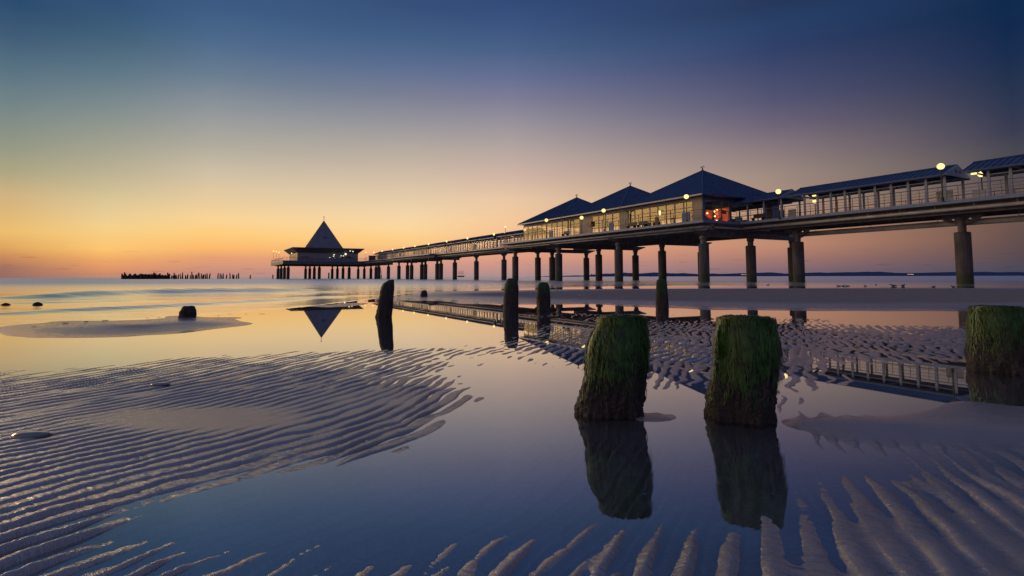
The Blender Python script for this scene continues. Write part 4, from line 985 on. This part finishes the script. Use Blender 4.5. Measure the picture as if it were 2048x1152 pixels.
ship(1185.5, 8, 3200, 'cargo', 'small dark ship on the horizon left of a wide pier pile')
ship(1264, 16, 3300, 'cargo', 'long low dark ship on the horizon beneath the shop platform')
ship(1300, 6, 3200, 'cargo', 'tiny dark boat with a mast right of the long low ship')
ship(1490, 18, 3000, 'lit', 'dark ship with bright lights left of a platform pile')
ship(1822, 15, 3000, 'lit', 'ship with bright lights on the horizon before the hills at right')
ship(1208, 4, 3200, 'cargo', 'tiny dark boat on the horizon just left of a thick pier pile')

# ------------------------------------------------------------------ gulls, pebbles
def gull_mesh():
    mb = MB(); pts = [(-.20, .0, .20, .012), (-.12, 0, .205, .035), (0, 0, .20, .062), (.09, 0, .215, .055), (.135, 0, .25, .034), (.155, 0, .285, .036), (.18, 0, .288, .028), (.2, 0, .283, .010)]
    seg = 10; vs = []
    for x, y, z, r in pts: vs += [(x, y+r*math.cos(2*PI*i/seg), z+r*1.05*math.sin(2*PI*i/seg)) for i in range(seg)]
    fs = [(k*seg+i, k*seg+(i+1) % seg, (k+1)*seg+(i+1) % seg, (k+1)*seg+i) for k in range(len(pts)-1) for i in range(seg)]+[tuple(range(seg))[::-1], tuple((len(pts)-1)*seg+i for i in range(seg))]
    mb.add(vs, fs); return mb
g0 = None
gl_ = [(1678, 572.5, 2.9, 'dark gull leading a trio on the far sandbar edge, leftmost of the three'), (1686, 572.5, .3, 'gull in the middle of the trio on the far sandbar edge'), (1695, 572.5, 2.6, 'gull at the right of the trio on the far sandbar edge'), (1731, 572.5, 1.5, 'upright gull standing alone right of the trio'), (1752, 570.5, 1.2, 'gull standing farther back in the shallows, right of the upright gull'),
       (1787, 572.8, 3.0, 'dark gull beside the gull with its tail raised'), (1806, 572.8, .5, 'gull with raised wings at the right of a dark gull'), (1867, 574, .2, 'grey gull left of the nearest pier pile'), (1907, 575, 3.1, 'crouching gull at the foot of the nearest pier pile'), (1536, 570.5, .4, 'lone gull at the sandbar edge between two platform piles')]
for i, (px, py, a, lab) in enumerate(gl_):
    x, y = spot(px, py)
    if g0 is None:
        g0 = o = thing('gull', (0, 0, 0), '', 'gull', 'gulls resting on the sandbar edge')
        gull_mesh().build('body', M['gullgrey'], o, True)
        MB().tube((.195, 0, .283), (.245, 0, .275), .010, .003, 6).build('beak', M['dark'], o)
        for sg in (1, -1):
            w = MB(); w.add([(.09, sg*.05, .25), (-.05, sg*.066, .245), (-.25, sg*.02, .205), (-.05, sg*.06, .185), (.08, sg*.052, .2)], [(0, 1, 3, 4), (1, 2, 3)]); w.build('wing', M['gullgrey'], o)
            MB().tube((0, sg*.025, .15), (0.01, sg*.025, -.01), .007).build('leg', M['dark'], o)
    else: o = copy_tree(g0)
    zz = terrain(np.array([[x]]), np.array([[y]]))[0][0, 0]
    o.location = (x, y, max(-.05, zz)-.07); o.rotation_euler = (0, 0, a); o['label'] = lab; o.scale = (.72, .72, .66)
    if i in (5, 6): o.scale = (1.0, 1.0, .85)
def pebble(px, py, w, h, label, name='pebble', mat='dark', group=None, cat='pebble'):
    x, y = spot(px, py); k = y/F; seg = 12; mb = MB()
    mb.lathe([(.05, 0), (.8, .05), (1, .4), (.75, .8), (.3, 1)], (0, 0, 0), seg)
    mb.v = [(vx*w*k/2*(1+random.uniform(-.12, .12)), vy*w*k/2*.6, (vz*h*k)-.002) for vx, vy, vz in mb.v]
    o = mb.build(name, M[mat], None, True); zz = terrain(np.array([[x]]), np.array([[y]]))[0][0, 0]
    o.location = (x, y, max(zz, -.004)); tag(o, label, cat, group); return o
GS = 'dark lumps of wrack along the shoreline'
for i, (px, py, w) in enumerate([(130, 646, 14), (172, 643, 9), (210, 641, 14), (295, 636, 8), (318, 634.5, 7), (437, 631.5, 5), (460, 628, 9), (492, 628.5, 7), (524, 628, 16), (163, 658, 8), (68, 654, 12), (732, 594, 5), (742, 593.5, 5), (796, 591, 5), (812, 590.2, 7), (822, 590.2, 6)]):
    pebble(px, py, w, .8, 'dark lump of wrack on the shoreline, '+ordinal(i)+' from the left', 'wrack_lump', 'dark', GS, 'wrack') if i < 9 else pebble(px, py, w, .8, ['dark speck of wrack on the small left sandbar', 'dark lump of wrack at the shoreline nearest the left edge', 'first dark lump left of the sandbar tip', 'second dark lump left of the sandbar tip', 'dark lump right of the tall pointed stump', 'middle dark lump at the sandbar tip', 'dark lump nearest the small rounded stump'][i-9], 'wrack_lump', 'dark', GS, 'wrack')
M['jelly'] = simple('wet_translucent_lump', (0.22, 0.2, 0.18), 0.08, 0, 0.1, 20)
pebble(60, 878, 78, 9, 'wet shiny lens shaped lump lying on the sand at the left edge', 'jellyfish_like_lump', 'jelly', None, 'lump').name = 'wet_lump'
pebble(320, 773, 40, 5, 'small wet dome on the rippled sand, farther off than the lens shaped lump', 'wet_lump', 'jelly', None, 'lump')
GE = 'pale shells on the sandbar'
for i, (px, py, w) in enumerate([(1080, 601, 8), (1245, 598, 7), (1342, 606, 8), (1495, 612, 9), (1525, 614, 10), (1568, 600, 6), (905, 602, 9), (1160, 594, 7)]):
    pebble(px, py, w, 1.2, 'small pale shell on the dark sandbar, '+ordinal(sorted([1080, 1245, 1342, 1495, 1525, 1568, 905, 1160]).index(px))+' from the left', 'shell', 'white', GE, 'shell')

for i, (px, py, w, lab) in enumerate([(1290, 985, 12, 'small pale shell bit lying in the pool in the reflection of the left near stump'), (1242, 1042, 9, 'tiny shell bit at the tip of a sand ridge below the left near stump'), (627, 1074, 12, 'tiny shell bit in the pool at lower left of the centre'), (1545, 985, 9, 'pale shell bit right of the reflection of the thickest stump'), (735, 885, 8, 'tiny pale shell bit at the right end of the left ripple bank')]):
    pebble(px, py, w, 3, lab, 'shell', 'white', 'shell bits in the foreground', 'shell')

# ------------------------------------------------------------------ sky
def lin(c): return [(v/255/12.92 if v/255 < .04045 else ((v/255+.055)/1.055)**2.4) for v in c]
ZEN = (92, 97, 138)
BACK = [(0, (85, 80, 105)), (4, (100, 92, 118)), (9, (110, 102, 132)), (15, (96, 100, 135)), (26, (80, 92, 135)), (45, (78, 92, 136)), (90, ZEN)]
SKY = [
 (-180, BACK),
 (-110, [(0, (215, 150, 120)), (4, (250, 205, 150)), (9, (240, 205, 165)), (15, (200, 180, 170)), (24, (145, 145, 165)), (45, (105, 112, 150)), (90, ZEN)]),
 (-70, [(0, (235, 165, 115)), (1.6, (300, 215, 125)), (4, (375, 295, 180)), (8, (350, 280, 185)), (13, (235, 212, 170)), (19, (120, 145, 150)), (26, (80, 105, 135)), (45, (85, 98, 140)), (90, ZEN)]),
 (-52, [(0, (142, 105, 100)), (.79, (162, 114, 97)), (1.56, (200, 138, 92)), (2.29, (222, 165, 95)), (3.6, (237, 190, 112)), (6.4, (208, 178, 130)), (8.27, (172, 165, 130)), (10.09, (149, 152, 133)), (12.84, (120, 136, 136)), (15.54, (92, 117, 132)), (18.18, (65, 93, 120)), (20.76, (44, 76, 111)), (28, (48, 76, 115)), (45, (72, 88, 130)), (90, ZEN)]),
 (-42.7, [(0, (142, 105, 100)), (.79, (162, 114, 97)), (1.56, (200, 138, 92)), (2.29, (222, 165, 95)), (3.6, (237, 190, 112)), (6.4, (208, 178, 130)), (8.27, (172, 165, 130)), (10.09, (149, 152, 133)), (12.84, (120, 136, 136)), (15.54, (92, 117, 132)), (18.18, (65, 93, 120)), (20.76, (44, 76, 111)), (28, (48, 76, 115)), (45, (72, 88, 130)), (90, ZEN)]),
 (-36.5, [(0, (190, 135, 112)), (.3, (200, 139, 111)), (.7, (222, 149, 104)), (1.4, (236, 166, 104)), (1.9, (247, 183, 106)), (2.4, (253, 198, 115)), (3.3, (250, 203, 125)), (4.3, (244, 209, 141)), (5.2, (235, 205, 149)), (6.4, (220, 199, 150)), (8.9, (188, 177, 148)), (11, (164, 163, 144)), (14, (130, 142, 142)), (17, (95, 120, 136)), (19.8, (67, 98, 122)), (22.5, (51, 82, 119)), (29, (52, 80, 121)), (45, (74, 89, 131)), (90, ZEN)]),
 (-29.1, [(0, (190, 138, 125)), (.44, (195, 140, 125)), (1.81, (230, 160, 115)), (2.68, (252, 185, 110)), (4, (255, 205, 125)), (5.37, (250, 212, 150)), (7.55, (228, 202, 160)), (9.77, (205, 190, 165)), (11.93, (178, 172, 158)), (15.16, (145, 150, 155)), (18.31, (105, 125, 145)), (21.38, (75, 105, 140)), (24.35, (60, 90, 130)), (30, (60, 86, 128)), (45, (76, 90, 132)), (90, ZEN)]),
 (-10.5, [(0, (178, 142, 140)), (.3, (185, 146, 140)), (1, (203, 151, 138)), (1.7, (222, 160, 134)), (2.6, (242, 184, 128)), (3.3, (250, 200, 131)), (4.1, (253, 208, 141)), (4.9, (252, 214, 155)), (5.9, (248, 214, 166)), (7, (238, 210, 171)), (8.2, (228, 203, 169)), (10.5, (208, 187, 166)), (12.8, (184, 172, 160)), (15.4, (154, 151, 156)), (18.2, (124, 128, 148)), (20.9, (94, 111, 146)), (23.5, (69, 96, 134)), (26.5, (54, 80, 122)), (33, (57, 79, 124)), (45, (75, 87, 130)), (90, ZEN)]),
 (-0.2, [(0, (172, 140, 140)), (.29, (178, 143, 140)), (1.22, (205, 150, 135)), (2.78, (235, 165, 130)), (4.34, (245, 192, 145)), (5.85, (245, 200, 155)), (7.98, (235, 200, 165)), (10.57, (208, 180, 165)), (13.12, (182, 166, 160)), (15.64, (155, 148, 156)), (18.11, (128, 126, 150)), (20.54, (100, 110, 147)), (22.9, (74, 97, 135)), (25.2, (60, 85, 130)), (27.43, (50, 75, 120)), (33, (56, 78, 124)), (45, (74, 86, 130)), (90, ZEN)]),
 (25.9, [(0, (120, 100, 115)), (.58, (130, 105, 115)), (1.52, (160, 118, 112)), (2.93, (192, 138, 112)), (4.81, (188, 140, 112)), (7.15, (172, 142, 125)), (9.48, (158, 138, 128)), (11.79, (138, 122, 125)), (14.08, (110, 100, 120)), (16.33, (85, 85, 115)), (18.54, (68, 75, 110)), (20.71, (50, 65, 105)), (22.83, (42, 65, 105)), (24.89, (38, 55, 90)), (33, (50, 68, 110)), (45, (70, 80, 124)), (90, ZEN)]),
 (42.8, [(0, (70, 70, 88)), (.44, (72, 72, 88)), (1.97, (92, 75, 78)), (3.89, (105, 82, 75)), (5.81, (97, 80, 78)), (8.11, (80, 75, 82)), (9.85, (70, 70, 82)), (11.14, (58, 60, 82)), (13.08, (45, 55, 80)), (15.01, (35, 50, 78)), (16.9, (25, 45, 80)), (18.77, (18, 42, 78)), (20.6, (14, 42, 76)), (30, (40, 58, 98)), (45, (64, 76, 120)), (90, ZEN)]),
 (100, [(0, (88, 84, 105)), (6, (105, 95, 115)), (15, (88, 92, 122)), (30, (72, 84, 124)), (90, ZEN)]),
 (180, BACK),
]
wd = bpy.data.worlds.new('World'); S.world = wd; wd.use_nodes = True; nt = wd.node_tree; L = nt.links; nt.nodes.clear()
out = N(nt, 'ShaderNodeOutputWorld'); bg = N(nt, 'ShaderNodeBackground')
tc = N(nt, 'ShaderNodeTexCoord'); sp_ = N(nt, 'ShaderNodeSeparateXYZ'); L.new(tc.outputs['Generated'], sp_.inputs[0])
asn = N(nt, 'ShaderNodeMath', operation='ARCSINE'); L.new(sp_.outputs['Z'], asn.inputs[0])
el = N(nt, 'ShaderNodeMath', operation='MULTIPLY'); el.inputs[1].default_value = 180/PI; L.new(asn.outputs[0], el.inputs[0])
# compress elevation 0..90 into 0..1 with more room near the horizon: f = sqrt(el/90)
nn = N(nt, 'ShaderNodeMath', operation='DIVIDE'); nn.inputs[1].default_value = 90; nn.use_clamp = True; L.new(el.outputs[0], nn.inputs[0])
sq = N(nt, 'ShaderNodeMath', operation='SQRT'); L.new(nn.outputs[0], sq.inputs[0])
az = N(nt, 'ShaderNodeMath', operation='ARCTAN2'); L.new(sp_.outputs['X'], az.inputs[0]); L.new(sp_.outputs['Y'], az.inputs[1])
azd = N(nt, 'ShaderNodeMath', operation='MULTIPLY'); azd.inputs[1].default_value = 180/PI; L.new(az.outputs[0], azd.inputs[0])
prev = None; pa = None
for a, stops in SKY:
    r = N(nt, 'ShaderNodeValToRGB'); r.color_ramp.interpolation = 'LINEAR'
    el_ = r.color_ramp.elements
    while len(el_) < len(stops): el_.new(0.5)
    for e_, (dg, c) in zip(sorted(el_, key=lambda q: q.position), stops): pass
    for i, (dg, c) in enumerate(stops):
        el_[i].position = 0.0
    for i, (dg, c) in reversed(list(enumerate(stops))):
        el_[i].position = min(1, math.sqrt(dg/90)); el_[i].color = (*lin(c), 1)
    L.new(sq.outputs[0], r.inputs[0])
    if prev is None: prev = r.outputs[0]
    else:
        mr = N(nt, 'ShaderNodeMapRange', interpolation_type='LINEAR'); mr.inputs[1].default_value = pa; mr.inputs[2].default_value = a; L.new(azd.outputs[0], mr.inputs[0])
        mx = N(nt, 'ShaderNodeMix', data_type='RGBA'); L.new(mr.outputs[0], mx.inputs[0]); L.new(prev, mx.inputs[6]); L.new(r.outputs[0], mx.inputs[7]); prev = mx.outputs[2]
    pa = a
cv = N(nt, 'ShaderNodeCombineXYZ'); L.new(azd.outputs[0], cv.inputs[0]); L.new(el.outputs[0], cv.inputs[1])
cm_ = N(nt, 'ShaderNodeMapping'); cm_.inputs['Scale'].default_value = (0.42, 4.6, 1); L.new(cv.outputs[0], cm_.inputs[0])
cn_ = N(nt, 'ShaderNodeTexNoise', _Scale=1.0, _Detail=3); L.new(cm_.outputs[0], cn_.inputs['Vector'])
c1 = N(nt, 'ShaderNodeMapRange', interpolation_type='SMOOTHSTEP'); c1.inputs[1].default_value = .60; c1.inputs[2].default_value = .74; L.new(cn_.outputs['Fac'], c1.inputs[0])
c2 = N(nt, 'ShaderNodeMapRange', interpolation_type='SMOOTHSTEP'); c2.inputs[1].default_value = 3.2; c2.inputs[2].default_value = .9; L.new(el.outputs[0], c2.inputs[0])
c3 = N(nt, 'ShaderNodeMath', operation='MULTIPLY'); L.new(c1.outputs[0], c3.inputs[0]); L.new(c2.outputs[0], c3.inputs[1])
c4 = N(nt, 'ShaderNodeMath', operation='MULTIPLY'); c4.inputs[1].default_value = .55; L.new(c3.outputs[0], c4.inputs[0])
cl_ = N(nt, 'ShaderNodeMix', data_type='RGBA', blend_type='MULTIPLY'); cl_.inputs[7].default_value = (.62, .58, .68, 1); L.new(c4.outputs[0], cl_.inputs[0]); L.new(prev, cl_.inputs[6]); prev = cl_.outputs[2]
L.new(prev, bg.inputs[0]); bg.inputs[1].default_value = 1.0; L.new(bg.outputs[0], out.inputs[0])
wd.cycles.sampling_method = 'MANUAL'; wd.cycles.sample_map_resolution = 1024

sun = bpy.data.lights.new('low_sun_glow', 'SUN'); sun.energy = 0.5; sun.angle = R(12); sun.color = (1.0, .70, .40)
so = bpy.data.objects.new('low_sun_glow', sun); C.objects.link(so)
_d = Vector((math.sin(R(-53))*math.cos(R(8)), math.cos(R(-53))*math.cos(R(8)), math.sin(R(8)))); so.rotation_euler = _d.to_track_quat('Z', 'Y').to_euler(); so.location = (-20, 10, 8)

# ------------------------------------------------------------------ camera and render settings
cam = bpy.data.cameras.new('camera'); co = bpy.data.objects.new('camera', cam); C.objects.link(co)
cam.sensor_width = 36; cam.sensor_fit = 'HORIZONTAL'; cam.lens = 36*F/2048
cam.shift_y = -(576-CY)/2048; cam.clip_end = 60000; cam.clip_start = 0.05
mw = Matrix.Identity(4)
for i in range(3): mw[i][0] = R2[i]; mw[i][1] = U2[i]; mw[i][2] = -FW[i]
mw[2][3] = EYE; co.matrix_world = mw
S.camera = co
S.render.engine = 'CYCLES'
S.view_settings.view_transform = 'Standard'; S.view_settings.look = 'None'; S.view_settings.exposure = 0; S.view_settings.gamma = 1
cy = S.cycles; cy.use_denoising = True; cy.max_bounces = 8; cy.transparent_max_bounces = 24; cy.glossy_bounces = 4; cy.caustics_reflective = True; cy.sample_clamp_indirect = 4
